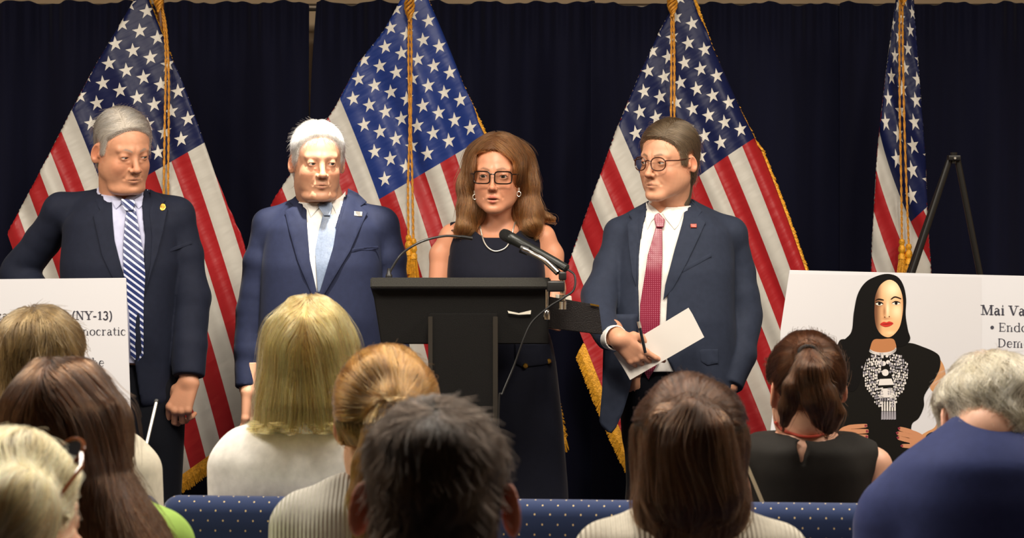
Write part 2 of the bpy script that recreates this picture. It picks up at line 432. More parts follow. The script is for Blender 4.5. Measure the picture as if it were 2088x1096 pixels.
def head_sdf(q, p):
    w = p['w']; x = np.abs(q[:, 0]); s = np.stack([x, q[:, 1], q[:, 2]], 1)
    d = head_base(q, p)
    n = p['nose']
    # brow ridge and sockets
    d = smin(d, cone(s, (0.010, -0.0835, 0.019), (0.044, -0.070, 0.020), 0.0075+0.0015*p['brow'], 0.006), 0.016)
    d = smax(d, -ell(s, (0.0325, -0.101, -0.001), (0.0185, 0.0150, 0.0125)), 0.012)
    # nose
    d = smin(d, cone(s, (0, -0.083, 0.008), (0, -0.103*1.0-0.004*n, -0.033), 0.0075, 0.0088*n), 0.012)
    d = smin(d, ell(s, (0, -0.107-0.003*n, -0.036), (0.0105*n, 0.0105, 0.0092)), 0.006)
    d = smin(d, ell(s, (0.0125*n, -0.0975, -0.040), (0.0068*n, 0.0105, 0.0075)), 0.007)
    d = smax(d, -ell(s, (0.0062*n, -0.104, -0.0475), (0.0033, 0.0052, 0.0045)), 0.003)
    # muzzle and lips
    d = smin(d, ell(s, (0, -0.078, -0.066), (0.026, 0.018, 0.020)), 0.018)
    o = p['open']; L = p['lip']
    d = smin(d, cone(s, (0.004, -0.0955, -0.0655+o*0.3), (0.021, -0.0865, -0.0695), 0.0042*L, 0.0022), 0.006)
    d = smin(d, cone(s, (0.0, -0.0945, -0.0775-o), (0.018, -0.0865, -0.0725-o*0.4), 0.0050*L, 0.0022), 0.006)
    d = smax(d, -ell(s, (0, -0.100, -0.0712-o*0.4), (0.0225, 0.013, 0.0005+o*0.55)), 0.0022)
    d = smax(d, -ell(s, (0, -0.0985, -0.0915), (0.016, 0.0075, 0.0055)), 0.008)
    # smile lines
    d = smax(d, -cone(s, (0.019, -0.0975, -0.043), (0.030, -0.083, -0.068), 0.0016, 0.0012), 0.008)
    if p['bag'] > 0:
        d = smin(d, cone(s, (0.020, -0.0845, -0.0165), (0.043, -0.0755, -0.0155), 0.0030*p['bag'], 0.003*p['bag']), 0.006)
    # lids around the eyeball with a slit
    e = sph(s, (0.0315, -0.0755, 0.0), 0.0146)
    d = smin(d, e, 0.006)
    l = p['lid']
    zc = -0.0008-(1-l)*0.003
    d = smax(d, -ell(s, (0.0318, -0.092, zc), (0.0148, 0.013, 0.0056*l)), 0.0012)
    d = np.where(sph(s, (0.0315, -0.0755, 0), 0.0112) < 0, np.maximum(d, -sph(s, (0.0315, -0.0755, 0.0), 0.0112)), d)
    # ears
    er = p['ear']; Re = rot(12, 0, -36)
    c = (0.0765*w+0.0065+p['earx'], 0.012, -0.008)
    a = ell(s, c, (0.0070, 0.0185*er, 0.0315*er), Re)
    a = smax(a, -ell(s, (c[0]+0.0065, c[1]-0.001, c[2]+0.003), (0.0070, 0.0115*er, 0.020*er), Re), 0.003)
    a = smin(a, ell(s, (c[0]-0.001, c[1]-0.013, c[2]-0.004), (0.0045, 0.005, 0.008)), 0.004)
    d = smin(d, a, 0.006)
    return d
SKIN = dict(fair=(0.70, 0.38, 0.24), tan=(0.60, 0.30, 0.17), pink=(0.74, 0.40, 0.28), olive=(0.58, 0.32, 0.19))
def head_col(q, p, base, lipc=(0.50, 0.18, 0.14), browc=None, seed=3, redness=1.0):
    x = np.abs(q[:, 0]); s = np.stack([x, q[:, 1], q[:, 2]], 1)
    c = np.tile(A(*base), (len(q), 1))
    def mixin(m, col, a):
        m = np.clip(m, 0, 1)[:, None]*a
        return c*(1-m)+A(*col)*m
    n = noise3(q, seed, 90); c = c*(1+0.05*n)[:, None]; c = c*(1+0.03*noise3(q, seed+1, 400))[:, None]
    red = A(base[0]*1.02, base[1]*0.72, base[2]*0.66)
    c = mixin(1-sph(s, (0.042, -0.065, -0.035), 0.0)/0.035, red, 0.55*redness)
    c = mixin(1-sph(s, (0, -0.108, -0.038), 0.0)/0.022, red, 0.6*redness)
    c = mixin(1.2-sph(s, (0.082, 0.012, -0.006), 0.0)/0.04, red, 0.7*redness)
    c = mixin(1.3-np.sqrt(((s[:, 0]-0.0315)/0.019)**2+((s[:, 1]+0.085)/0.02)**2+((s[:, 2]+0.001)/0.013)**2), (base[0]*0.72, base[1]*0.6, base[2]*0.58), 0.5)
    o = p['open']
    dl = np.minimum(cone(s, (0.004, -0.0965, -0.0655+o*0.3), (0.0225, -0.0865, -0.0705), 0.0048*p['lip'], 0.0018),
                    cone(s, (0.0, -0.0955, -0.0775-o), (0.019, -0.0865, -0.0725-o*0.4), 0.0055*p['lip'], 0.002))
    c = mixin(0.5-dl/0.0016, lipc, 0.8)
    ins = ell(s, (0, -0.094, -0.0712-o*0.4), (0.0225, 0.014, 0.0011+o*0.5))
    c = mixin(0.5-ins/0.001, (0.10, 0.03, 0.025), 0.55+min(0.35, o*80))
    if browc is not None:
        b = cone(s, (0.0135, -0.092, 0.0195), (0.030, -0.087, 0.0245), 0.0036, 0.0034)
        b = np.minimum(b, cone(s, (0.030, -0.087, 0.0245), (0.047, -0.070, 0.0195), 0.0032, 0.0016))
        c = mixin(0.6-b/0.0022+0.35*noise3(q, 8, 900), browc, 0.8)
    return np.clip(c, 0, 1)
def add_eyes(hs, C, R, p, gaze=(0, 0, 0), parent=None, iris=(0.16, 0.22, 0.26)):
    ew = mat('eye_white', (0.62, 0.55, 0.50), 0.15); ei = mat('iris_%d' % int(iris[0]*1000), iris, 0.1); ep = mat('pupil', (0.005, 0.005, 0.005), 0.08)
    for sx in (-1, 1):
        V = []; Fc = []; mi = []; n = 24; rings = [0, 0.20, 0.34, 0.50, 0.56, 0.62, 0.9, 1.3, 1.8, 2.4, math.pi]
        g = (Vector((math.sin(math.radians(gaze[0])), -math.cos(math.radians(gaze[0])), math.sin(math.radians(gaze[1]))))).normalized()
        q = g.to_track_quat('Z', 'Y').to_matrix(); rad = 0.0121
        for t in rings:
            for k in range(n):
                a = 2*math.pi*k/n
                rr = rad*(1.025 if t < 0.52 else 1.0)
                v = q @ Vector((math.sin(t)*math.cos(a)*rr, math.sin(t)*math.sin(a)*rr, math.cos(t)*rr))
                v = np.array(v)+A(sx*0.0315, -0.0755, 0.0)
                V.append(A(*C)+np.array(R) @ v*hs)
        for i in range(len(rings)-1):
            for k in range(n):
                Fc.append((i*n+k, (i+1)*n+k, (i+1)*n+(k+1) % n, i*n+(k+1) % n)); mi.append(2 if i < 1 else (1 if i < 4 else 0))
        mesh_obj('eye', V, Fc, None, parent, True, mats=[ew, ei, ep], midx=mi)
HL_MAN = [(-0.12, 0.072), (-0.088, 0.070), (-0.070, 0.062), (-0.052, 0.040), (-0.036, 0.022), (-0.030, -0.012), (-0.016, -0.020), (-0.010, 0.016), (0.020, 0.024), (0.036, 0.005), (0.042, -0.055), (0.060, -0.085), (0.12, -0.090)]
def hairline(q, pts): return np.interp(q[:, 1], [a for a, _ in pts], [b for _, b in pts])
def smooth01(x): x = np.clip(x, 0, 1); return x*x*(3-2*x)
def short_hair(p, pts, th, top=0.0, extra=None, edge=0.012):
    """returns sdf of close hair on the skull (head frame)"""
    def f(q):
        m = smooth01((q[:, 2]-hairline(q, pts))/edge+0.25)
        t = th+top*smooth01((q[:, 2]-0.03)/0.07)
        if extra is not None: t = t+extra(q)
        t = t*(0.42+0.58*smooth01((q[:, 2]-0.005)/0.05))+0.45*t*smooth01((q[:, 1]-0.05)/0.04)*smooth01((0.06-q[:, 2])/0.05)
        base = smin(head_base(q, p), cone(q, (0, 0.040, -0.02), (0, 0.045, -0.12), 0.060*p['w'], p['neck']-0.003), 0.03)
        return base-(t+0.004)*m+0.004
    return f
def xf(f, C, R, hs=1.0):
    R = np.array(R); C = A(*C)
    return lambda P: f((P-C) @ R/hs)*hs
def xfcomb(c, C, R, hs=1.0):
    R = np.array(R); C = A(*C)
    return lambda P, g: c((P-C) @ R/hs, g @ R) @ R.T
# ------------------------------------------------------------------ room
XL, XR, YB, YF = -4.2, 4.2, 8.3, -1.6
carpet = mat('carpet', '#3a3f58', 0.95, noise=(40, 0.3), bump=(300, 0.4))
plaster = mat('wall_plaster', '#cdb493', 0.85, noise=(3, 0.04), bump=(60, 0.05))
def slab(name, c, d, m):
    o = MB().box(c, d).build(name, m, None, False); return props(o, kind='structure')
slab('floor', ((XL+XR)/2, (YB+YF)/2, -0.05), (XR-XL+0.2, YB-YF+0.2, 0.1), carpet)
slab('ceiling', ((XL+XR)/2, (YB+YF)/2, CEIL+0.05), (XR-XL+0.2, YB-YF+0.2, 0.1), mat('ceiling_white', '#d8cfc0', 0.9, noise=(4, 0.03)))
slab('wall_back', (0, YB+0.05, CEIL/2), (XR-XL, 0.1, CEIL), plaster)
slab('wall_front', (0, YF-0.05, CEIL/2), (XR-XL, 0.1, CEIL), plaster)
slab('wall_left', (XL-0.05, (YB+YF)/2, CEIL/2), (0.1, YB-YF, CEIL), plaster)
slab('wall_right', (XR+0.05, (YB+YF)/2, CEIL/2), (0.1, YB-YF, CEIL), plaster)

# ------------------------------------------------------------------ curtain panels on a rail
DC = 7.9
drape = mat('navy_drape', (0.0040, 0.0050, 0.020), 0.85, sheen=0.12, noise=(30, 0.12, (1, 1, 0.05)), spec=0.2)
def curtain(px0, px1, seed, label, curl=0.0, ytop=4):
    r = random.Random(seed); x0 = (px0-CX)*DC/F; x1 = (px1-CX)*DC/F; zt = EYE-(ytop-CY)*DC/F
    N = int((x1-x0)/0.006); rows = [0.02, 0.5, 1.0, 1.5, 1.9, 2.1, 2.18, 2.23, zt-0.02, zt]
    comps = [(r.uniform(0.05, 0.35), r.uniform(9, 34), r.uniform(0, 6.28)) for _ in range(7)]
    V = []; Fc = []
    for j, z in enumerate(rows):
        t = z/zt
        for i in range(N+1):
            x = x0+(x1-x0)*i/N; s = 0
            for a, k, p in comps: s += a*math.sin(k*x+p+0.25*math.sin(3*x+2*t))
            y = DC+0.058*s*(1.1-0.35*t)
            if z > 2.15: y += 0.006*math.sin(150*x)
            zz = z
            if j >= len(rows)-2: zz = z+0.006*math.sin(33*x+seed)+0.003*math.sin(90*x)
            e = max(0, 1-(i/N)*(x1-x0)/0.05) if curl else 0
            V.append((x+curl*e*max(0, t-0.85)*0.7, y, zz))
    W_ = N+1
    Fc = [(j*W_+i, j*W_+i+1, (j+1)*W_+i+1, (j+1)*W_+i) for j in range(len(rows)-1) for i in range(N)]
    o = mesh_obj('curtain', V, Fc, drape); m = o.modifiers.new('thickness', 'SOLIDIFY'); m.thickness = 0.004
    s = o.modifiers.new('smooth', 'SUBSURF'); s.levels = 1; s.render_levels = 1
    return props(o, label, 'curtain', 'navy curtain panels')
curtain(-620, 629, 3, 'dark navy curtain panel at the left, behind the dark-suited man with the striped tie', 0)
curtain(631, 1215, 5, 'dark navy curtain panel in the middle, behind the woman at the lectern', 0.25)
curtain(1205, 1720, 9, 'dark navy curtain panel behind the man in glasses', 0, 7)
curtain(1712, 2800, 12, 'dark navy curtain panel at the right, behind the black tripod easel', 0, 6)
rail = MB().tube([(-4.1, DC+0.12, 2.275), (4.1, DC+0.12, 2.275)], 0.014)
props(rail.build('curtain_rail', mat('rail_metal', '#8c8072', 0.4, 0.8)), 'thin metal rail that carries the navy curtains along the back wall', 'rail')

# ------------------------------------------------------------------ flags
def flagmat(canton=(0.006, 0.011, 0.062)):
    m = bpy.data.materials.new('flag_cloth'); m.use_nodes = True; nt = m.node_tree; b = nt.nodes['Principled BSDF']
    L = nt.links.new
    def M(op, a, c=None, d=None):
        n = nt.nodes.new('ShaderNodeMath'); n.operation = op
        for i, v in enumerate((a, c, d)):
            if v is None: continue
            if isinstance(v, (int, float)): n.inputs[i].default_value = v
            else: L(v, n.inputs[i])
        return n.outputs[0]
    uv = nt.nodes.new('ShaderNodeUVMap'); uv.uv_map = 'uv'; sp = nt.nodes.new('ShaderNodeSeparateXYZ'); L(uv.outputs[0], sp.inputs[0])
    u, v = sp.outputs[0], M('MULTIPLY', sp.outputs[1], 13.0)
    red = M('LESS_THAN', M('MODULO', v, 2.0), 1.0)
    can = M('MULTIPLY', M('LESS_THAN', u, 0.4), M('LESS_THAN', v, 7.0))
    I = M('MULTIPLY', u, 30.0); J = M('MULTIPLY', v, 10/7)
    s = M('ROUND', M('MULTIPLY', M('ADD', I, J), 0.5)); t = M('ROUND', M('MULTIPLY', M('SUBTRACT', I, J), 0.5))
    i = M('ADD', s, t); j = M('SUBTRACT', s, t)
    ok = M('MULTIPLY', M('MULTIPLY', M('GREATER_THAN', i, 0.5), M('LESS_THAN', i, 11.5)), M('MULTIPLY', M('GREATER_THAN', j, 0.5), M('LESS_THAN', j, 9.5)))
    dx = M('MULTIPLY', M('SUBTRACT', I, i), 1.13); dy = M('SUBTRACT', J, j)
    rr = M('SQRT', M('ADD', M('MULTIPLY', dx, dx), M('MULTIPLY', dy, dy)))
    th = M('ADD', M('ARCTAN2', dx, M('MULTIPLY', dy, -1.0)), math.pi*4+math.pi/5)
    a = M('ABSOLUTE', M('SUBTRACT', M('MODULO', th, 2*math.pi/5), math.pi/5))
    R = 0.60; r0 = 0.382*R; Ix, Iy = r0*math.cos(math.pi/5), r0*math.sin(math.pi/5); nx, ny = Iy, R-Ix
    q = M('ADD', M('MULTIPLY', M('MULTIPLY', rr, M('COSINE', a)), nx), M('MULTIPLY', M('MULTIPLY', rr, M('SINE', a)), ny))
    star = M('MULTIPLY', M('LESS_THAN', q, nx*R), M('MULTIPLY', ok, can))
    def mix(f, A_, B_):
        n = nt.nodes.new('ShaderNodeMix'); n.data_type = 'RGBA'; L(f, n.inputs[0])
        for k, x in ((6, A_), (7, B_)):
            if isinstance(x, tuple): n.inputs[k].default_value = (*x, 1)
            else: L(x, n.inputs[k])
        return n.outputs[2]
    white = (0.54, 0.52, 0.47); c = mix(red, white, (0.36, 0.014, 0.018)); c = mix(can, c, canton); c = mix(star, c, (0.72, 0.69, 0.62))
    # seams between stripes
    seam = M('MULTIPLY', M('LESS_THAN', M('ABSOLUTE', M('SUBTRACT', M('FRACT', M('ADD', v, 0.5)), 0.5)), 0.035), M('SUBTRACT', 1.0, can))
    n = nt.nodes.new('ShaderNodeTexNoise'); n.inputs['Scale'].default_value = 6.0
    mp = nt.nodes.new('ShaderNodeMapping'); mp.inputs['Scale'].default_value = (7, 1.0, 1); L(uv.outputs[0], mp.inputs[0]); L(mp.outputs[0], n.inputs[0])
    h = M('ADD', M('MULTIPLY', seam, -0.4), n.outputs[0])
    h = M('ADD', h, M('MULTIPLY', star, 0.25))
    bp = nt.nodes.new('ShaderNodeBump'); bp.inputs['Strength'].default_value = 0.55; bp.inputs['Distance'].default_value = 0.007; L(h, bp.inputs['Height'])
    L(bp.outputs[0], b.inputs['Normal']); L(c, b.inputs['Base Color'])
    b.inputs['Roughness'].default_value = 0.42; b.inputs['Sheen Weight'].default_value = 0.0; b.inputs['Specular IOR Level'].default_value = 0.28
    return m
FM = flagmat(); FM_LIT = flagmat((0.012, 0.034, 0.19))  # second cloth: same canton blue, with the light on it painted in
GOLD = mat('gold_thread', '#d99a20', 0.5, 0.25, noise=(120, 0.3), bump=(200, 0.5))
GOLDD = mat('gold_cord', '#c98a2a', 0.55, 0.15, noise=(200, 0.25))
def lag(nodes, vals, t):
    o = np.zeros((len(t), vals.shape[1]))
    for i, ni in enumerate(nodes):
        w_ = np.ones(len(t))
        for k, nk in enumerate(nodes):
            if k != i: w_ *= (t-nk)/(ni-nk)
        o += w_[:, None]*vals[i]
    return o
def flag(D, un, grid, left, right, cords, label, polex, seed, amp=0.018, knot=None, wfold=26, fringe_top=True, fu=0.55, fm=None):
    """un: nodes along the fly, grid[u][v] pixel positions for stripe lines 0, 7, 13; left/right: silhouettes (y, x)"""
    px0, _ = polex, 0
    base = WP(polex, 450, D+0.06); root = empty('flag_on_pole', (base.x, D+0.10, 0), label, 'flag', 'national flags on stands')
    def scr(u, v):
        cols = [lag(un, np.array([g[k] for g in grid], float), u) for k in range(3)]
        return sum(lag([0, 7, 13], np.array([[1.0 if k == m_ else 0.0] for k in range(3)]), v)*cols[m_] for m_ in range(3))
    def pos(u, v, dep=0.0, off=None):
        u = np.atleast_1d(u).astype(float); v = np.atleast_1d(v).astype(float)
        p = scr(u, v)
        if off is not None: p = p+off
        y = p[:, 1]; x = p[:, 0].copy(); dd = np.zeros(len(x)); damp = np.ones(len(x))
        xl = np.interp(y, [a for a, _ in left], [b for _, b in left]); xr = np.interp(y, [a for a, _ in right], [b for _, b in right])
        for s_, e in ((1, xl), (-1, xr)):
            o_ = (e-x)*s_; m = o_ > 0; ww = wfold
            tri = ww-np.abs((o_ % (2*ww))-ww)
            rnd = np.clip(o_/6, 0, 1)
            x = np.where(m, e+s_*tri, x); dd = np.where(m, 0.055*smooth01(o_/9)+0.012*(np.maximum(o_, 0)/ww), dd); damp = np.where(m, np.exp(-np.maximum(o_, 0)/12), damp)
            # round the silhouette
            inn = np.clip(1-(x-e)*s_/10, 0, 1); dd = np.where(~m, dd+0.008*inn**2, dd)
        P = np.stack([u*30, v*1.0, np.zeros(len(u))], 1)
        rip = amp*np.clip(u/0.25, 0.25, 1.3)*(np.sin(v*0.9+seed+1.2*np.sin(u*3+seed))*0.7+0.5*np.sin(v*2.1+seed*2+u*2.0)+0.25*np.sin(v*4.3+u*5))
        rip += 0.006*np.sin(u*9+v*0.6+seed)
        Y = D+rip*damp+np.minimum(dd, 0.16)+dep-0.05*np.clip(u, 0, 1)
        return np.stack([(x-CX)*Y/F-base.x, Y-(D+0.10), EYE-(y-CY)*Y/F], 1)
    nu, nv = 150, 13*9
    U, Vv = np.meshgrid(np.linspace(0, 1, nu+1), np.linspace(0, 13, nv+1), indexing='ij')
    P = pos(U.ravel(), Vv.ravel())
    idx = np.arange((nu+1)*(nv+1)).reshape(nu+1, nv+1)
    Q = np.stack([idx[:-1, :-1], idx[1:, :-1], idx[1:, 1:], idx[:-1, 1:]], -1).reshape(-1, 4)
    o = mesh_obj('flag_cloth', P, Q, fm or FM, root)
    ul = o.data.uv_layers.new(name='uv'); li = np.empty(len(o.data.loops), np.int32); o.data.loops.foreach_get('vertex_index', li)
    uvs = np.stack([U.ravel()[li], Vv.ravel()[li]/13], 1).astype(np.float32); ul.data.foreach_set('uv', uvs.ravel())
    # fringe: short gold threads along the top edge, the fly edge and the bottom edge
    r = random.Random(seed); mb = MB()
    def edge(us, vs, outw, ln, dens):
        for k in range(len(us)):
            jx, jy = r.uniform(-1.5, 1.5), r.uniform(-2.5, 2.5)
            wdt = dens*0.65
            a = pos([us[k]], [vs[k]], -0.006)[0]
            d2 = scr(np.array([min(us[k]+0.004, 1.0)]), np.array([vs[k]]))[0]-scr(np.array([max(us[k]-0.004, 0)]), np.array([vs[k]]))[0]
            b_ = a+np.array([(outw[0]*ln+jx)*D/F, r.uniform(-0.004, 0.004), -(outw[1]*ln+jy)*D/F])
            t = np.array([wdt*D/F*outw[1], 0, wdt*D/F*outw[0]])
            mid = (a+b_)/2+np.array([r.uniform(-1, 1)*0.001, -0.003, 0])
            mb.add([a-t, a+t, mid+t, mid-t, b_+t*0.5, b_-t*0.5], [(0, 1, 2, 3), (3, 2, 4, 5)])
    n_ = 240
    if fringe_top: edge(np.linspace(0, 1, 420), np.zeros(420), (0.75, 0.62), 9, 2.6)
    edge(np.ones(n_), np.linspace(0, 13, n_), (0.25, 0.97), 34, 3.0)
    edge(np.linspace(fu, 1, 200), np.full(200, 13.0), (-0.45, 0.89), 34, 3.4)
    mb.build('gold_fringe', GOLD, root, False)
    # pole, finial and floor stand behind the cloth
    pm = mat('flag_pole_wood', '#7a4a22', 0.35, 0.0, noise=(20, 0.2, (1, 1, 0.1)))
    brass = mat('brass', '#b98a3a', 0.25, 1.0)
    MB().tube([(0, 0, 0.02), (0, 0, 2.36)], 0.014, 16).build('pole', pm, root)
    MB().lathe([(0.008, 2.35), (0.02, 2.37), (0.012, 2.40), (0.026, 2.44), (0.020, 2.48), (0.004, 2.54)], n=20).build('finial', brass, root)
    MB().lathe([(0.15, 0.0), (0.155, 0.02), (0.12, 0.045), (0.04, 0.06), (0.026, 0.16), (0.0145, 0.17)], n=32).build('base', brass, root)
    # twisted cords and tassels hanging in front
    def lp(px, py, dy): p = WP(px, py, D+dy); return (p.x-base.x, dy-0.10, p.z)
    for ci, (pts, tas) in enumerate(cords):
        c = MB(); path = spline([lp(a, b, -0.055-0.004*ci) for a, b in pts], 24)
        # two twisted strands
        for ph in (0, math.pi):
            q = []
            for i, p in enumerate(path):
                s_ = i*0.9+ph; q.append((p[0]+0.0018*math.cos(s_), p[1]+0.0018*math.sin(s_), p[2]))
            c.tube(q, 0.0026, 7)
        co = c.build('cord', GOLDD, root)
        if tas:
            tx, ty = pts[-1]; p = lp(tx, ty, -0.06); k = D/F
            MB().lathe([(0.003, 2*k), (5*k, 0), (6.5*k, -6*k), (4.5*k, -11*k), (7*k, -16*k), (7.5*k, -22*k), (5*k, -28*k), (7.5*k, -32*k), (8*k, -40*k)], p, 18).build('tassel_head', GOLD, co)
            t = MB()
            for a in range(46):
                th = a*2.399; rr = 8*k*math.sqrt((a+0.5)/46)
                t.tube([(p[0]+rr*0.8*math.cos(th), p[1]+rr*0.8*math.sin(th), p[2]-38*k), (p[0]+rr*1.15*math.cos(th), p[1]+rr*math.sin(th), p[2]-58*k), (p[0]+rr*1.5*math.cos(th), p[1]+rr*1.3*math.sin(th), p[2]-78*k)], 0.0013, 5)
            t.build('tassel_skirt', GOLD, co)
    if knot:
        kx, ky, kh = knot; c = MB()
        for j in range(5):
            a = [lp(kx+9*math.cos(t*0.8+j*1.3)*math.sin(t*0.35+0.5), ky+kh*(t/8.0), -0.06-0.012*math.sin(t+j)) for t in np.linspace(0, 8, 30)]
            c.tube(a, 0.0042, 7)
        c.build('cord_knot', GOLDD, root)
    return root
U3 = [0, 0.4, 1.0]
flag(7.2, U3, [[(300+32, -58), (80, 72), (-100, 170)], [(451, 271), (218, 406), (30, 520)], [(612, 800), (388, 955), (200, 1090)]],
     [(-60, 285), (0, 272), (130, 195), (222, 146), (350, 80), (500, 0), (560, -30), (1100, -30)], [(-60, 292), (0, 306), (90, 341), (200, 386), (290, 417), (400, 458), (490, 498), (620, 520), (1100, 540)],
     [([(327, 8), (333, 40), (338, 120), (336, 250), (334, 380), (332, 560)], True), ([(329, 8), (339, 60), (344, 150), (344, 260), (343, 390), (345, 585)], True)],
     'american flag with gold cord behind the dark-suited man with the striped tie', 322, 1.0, knot=(323, -22, 46), fringe_top=True)
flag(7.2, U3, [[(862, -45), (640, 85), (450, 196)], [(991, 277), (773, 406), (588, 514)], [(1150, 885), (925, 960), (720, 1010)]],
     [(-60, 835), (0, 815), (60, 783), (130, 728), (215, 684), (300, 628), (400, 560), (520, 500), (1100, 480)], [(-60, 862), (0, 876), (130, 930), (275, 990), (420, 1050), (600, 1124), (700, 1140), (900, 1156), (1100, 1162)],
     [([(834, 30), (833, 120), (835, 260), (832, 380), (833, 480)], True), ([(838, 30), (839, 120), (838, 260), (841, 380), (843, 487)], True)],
     'american flag with canton painted as brightly lit, between the grey-tied man and the speaker', 838, 2.3, knot=(835, -8, 52), fringe_top=True, fm=FM_LIT)
flag(7.2, U3, [[(1392, -45), (1193, 100), (1020, 215)], [(1542, 279), (1336, 427), (1150, 590)], [(1720, 800), (1560, 960), (1290, 930)]],
     [(-60, 1372), (0, 1378), (60, 1345), (150, 1303), (268, 1254), (400, 1207), (560, 1149), (690, 1150), (1100, 1170)], [(-60, 1395), (0, 1415), (150, 1478), (285, 1541), (400, 1610), (500, 1672), (560, 1700), (900, 1760), (1100, 1760)],
     [([(1369, 20), (1369, 120), (1368, 260), (1367, 400)], True), ([(1373, 20), (1375, 120), (1375, 260), (1376, 410)], True)],
     'american flag behind the man in glasses with the red tie', 1378, 4.1, knot=(1371, -10, 44))
flag(7.4, [0, 0.25, 0.4, 1.0], [[(1860, -45), (1812, 0), (1780, 20)], [(1965, 170), (1796, 280), (1690, 400)], [(2040, 290), (1857, 452), (1700, 600)], [(2100, 760), (1990, 920), (1800, 1040)]],
     [(-60, 1830), (0, 1826), (137, 1807), (306, 1788), (490, 1777), (560, 1775), (1100, 1790)], [(-60, 1858), (0, 1864), (137, 1874), (328, 1889), (440, 1892), (555, 1900), (1100, 1930)],
     [([(1835, 0), (1834, 100), (1835, 250), (1838, 400), (1839, 488)], True), ([(1840, 0), (1841, 100), (1844, 250), (1849, 400), (1853, 498)], True)],
     'narrow folded american flag at the right, beside the black tripod easel', 1842, 5.5, amp=0.02, wfold=16, fringe_top=False, knot=(1842, -30, 40))
# ------------------------------------------------------------------ people
def skinmat(name, base, rough=0.48): return mat('skin_'+name, base, rough, vcol=True, sss=0.12, spec=0.4, bump=(260, 0.06))
def cloth(name, col, rough=0.75, sheen=0.04, sc_=500): return mat(name, col, rough, sheen=sheen, spec=0.15, bump=(sc_, 0.07), noise=(60, 0.08))
class Per:
    """one person: the local frame has its origin on the floor at (pixel column px0, distance D)"""
    def __init__(s, px0, D): s.px0 = px0; s.D = D; s.x0 = (px0-CX)*D/F; s.s = F/D
    def pt(s, px, py, dy=0.0):
        k = (s.D+dy)/F; return A((px-CX)*k-s.x0, dy, EYE-(py-CY)*k)
    def pts(s, L): return [s.pt(*l[:3]) for l in L]
    def r(s, L): return [l[3]/s.s for l in L]
    def rows(s, L):
        """(py, left px, right px, half depth m, centre dy m) listed top to bottom"""
        out = []
        for py, a, b, h, cy in L[::-1]:
            p0 = s.pt(a, py, cy); p1 = s.pt(b, py, cy); out.append((p0[2], (p0[0]+p1[0])/2, cy, (p1[0]-p0[0])/2, h))
        return out
    def o2(s, L, dy=0.0):
        return [tuple(s.pt(a, b, dy)[[0, 2]]) for a, b in L]
def hand_parts(C, R, side=1, curl=((20, 30, 20),)*4, thumb=((0.030, 0.012, -0.035), (0.046, 0.024, -0.060), (0.048, 0.034, -0.085)), sc_=1.0, spread=0.0):
    C = A(*C); R = np.array(R)
    mx = [0.030, 0.010, -0.010, -0.028]; mz = [-0.088, -0.093, -0.088, -0.079]
    ln = [(0.041, 0.025, 0.021), (0.045, 0.029, 0.022), (0.042, 0.027, 0.021), (0.033, 0.020, 0.019)]
    T = lambda q: C+R @ (A(q[0]*side, q[1], q[2])*sc_)
    fing = []
    for i in range(4):
        p = A(mx[i], -0.001, mz[i]); pts = [T(p)]; a = 0
        fan = (1.5-i)*math.radians(spread)
        for j in range(3):
            a += math.radians(curl[i][j]); L = ln[i][j]
            p = p+A(math.sin(fan)*math.cos(a), math.sin(a), -math.cos(a)*math.cos(fan))*L; pts.append(T(p))
        r0 = 0.0098 if i < 3 else 0.0085
        fing.append((pts, [r0*sc_, r0*0.93*sc_, r0*0.84*sc_, r0*0.72*sc_]))
    pm = [([T((0.016-0.011*i, 0.0, -0.005)), T((mx[i]*0.96, 0.0, mz[i]))], [0.0145*sc_, 0.0112*sc_]) for i in range(4)]
    th = ([T((0.014, 0.006, -0.018))]+[T(q) for q in thumb], [0.0165*sc_, 0.0145*sc_, 0.0112*sc_, 0.0088*sc_])
    def f(P):
        d = None
        for pt_, r in pm:
            e = chain(P, pt_, r); d = e if d is None else smin(d, e, 0.012)
        d = smin(d, chain(P, th[0], th[1], 0.004), 0.012)
        g = None
        for pt_, r in fing:
            e = chain(P, pt_, r, 0.002)
            for kk in (1, 2): e = np.minimum(e, sph(P, pt_[kk], r[kk]*1.06))
            g = e if g is None else smin(g, e, 0.0025)
        return smin(d, g, 0.008)
    allp = np.array([q for pt_, _ in fing for q in pt_]+th[0]+[C])
    return f, allp.min(0)-0.03, allp.max(0)+0.03
def join_meshes(parts):
    V = []; Q = []; Cc = []; b = 0
    for v, q, c in parts: V.append(v); Q.append(q+b); Cc.append(c); b += len(v)
    return np.concatenate(V), np.concatenate(Q), np.concatenate(Cc)
def make_body(P, name, label, skin, pieces, mat_, cat='person', group=None):
    V, Q, Cc = join_meshes(pieces)
    o = mesh_obj(name, V, Q, mat_, None, True, col=Cc); o.location = (P.x0, P.D, 0)
    return props(o, label, cat, group)
def flatcol(V, base, seed=1): return np.clip(np.tile(A(*base), (len(V), 1))*(1+0.06*noise3(V, seed, 60))[:, None], 0, 1)
def handcol(V, base, tips, seed=1):
    c = flatcol(V, base, seed); red = A(base[0], base[1]*0.72, base[2]*0.62)
    for t in tips:
        w_ = np.clip(1-np.sqrt(((V-A(*t))**2).sum(1))/0.016, 0, 1)[:, None]*0.5; c = c*(1-w_)+red*w_
    return c
def folds(P, amp, seed, dirn=(1, 1, 1), freq=22):
    n = noise3(P*A(*dirn), seed, freq); m = noise3(P*A(*dirn), seed+3, freq*2.3)
    return amp*(n+0.45*m)
def surfbox(f, pts, pad, h):
    pts = np.array(pts); return surf(f, pts.min(0)-pad, pts.max(0)+pad, h)
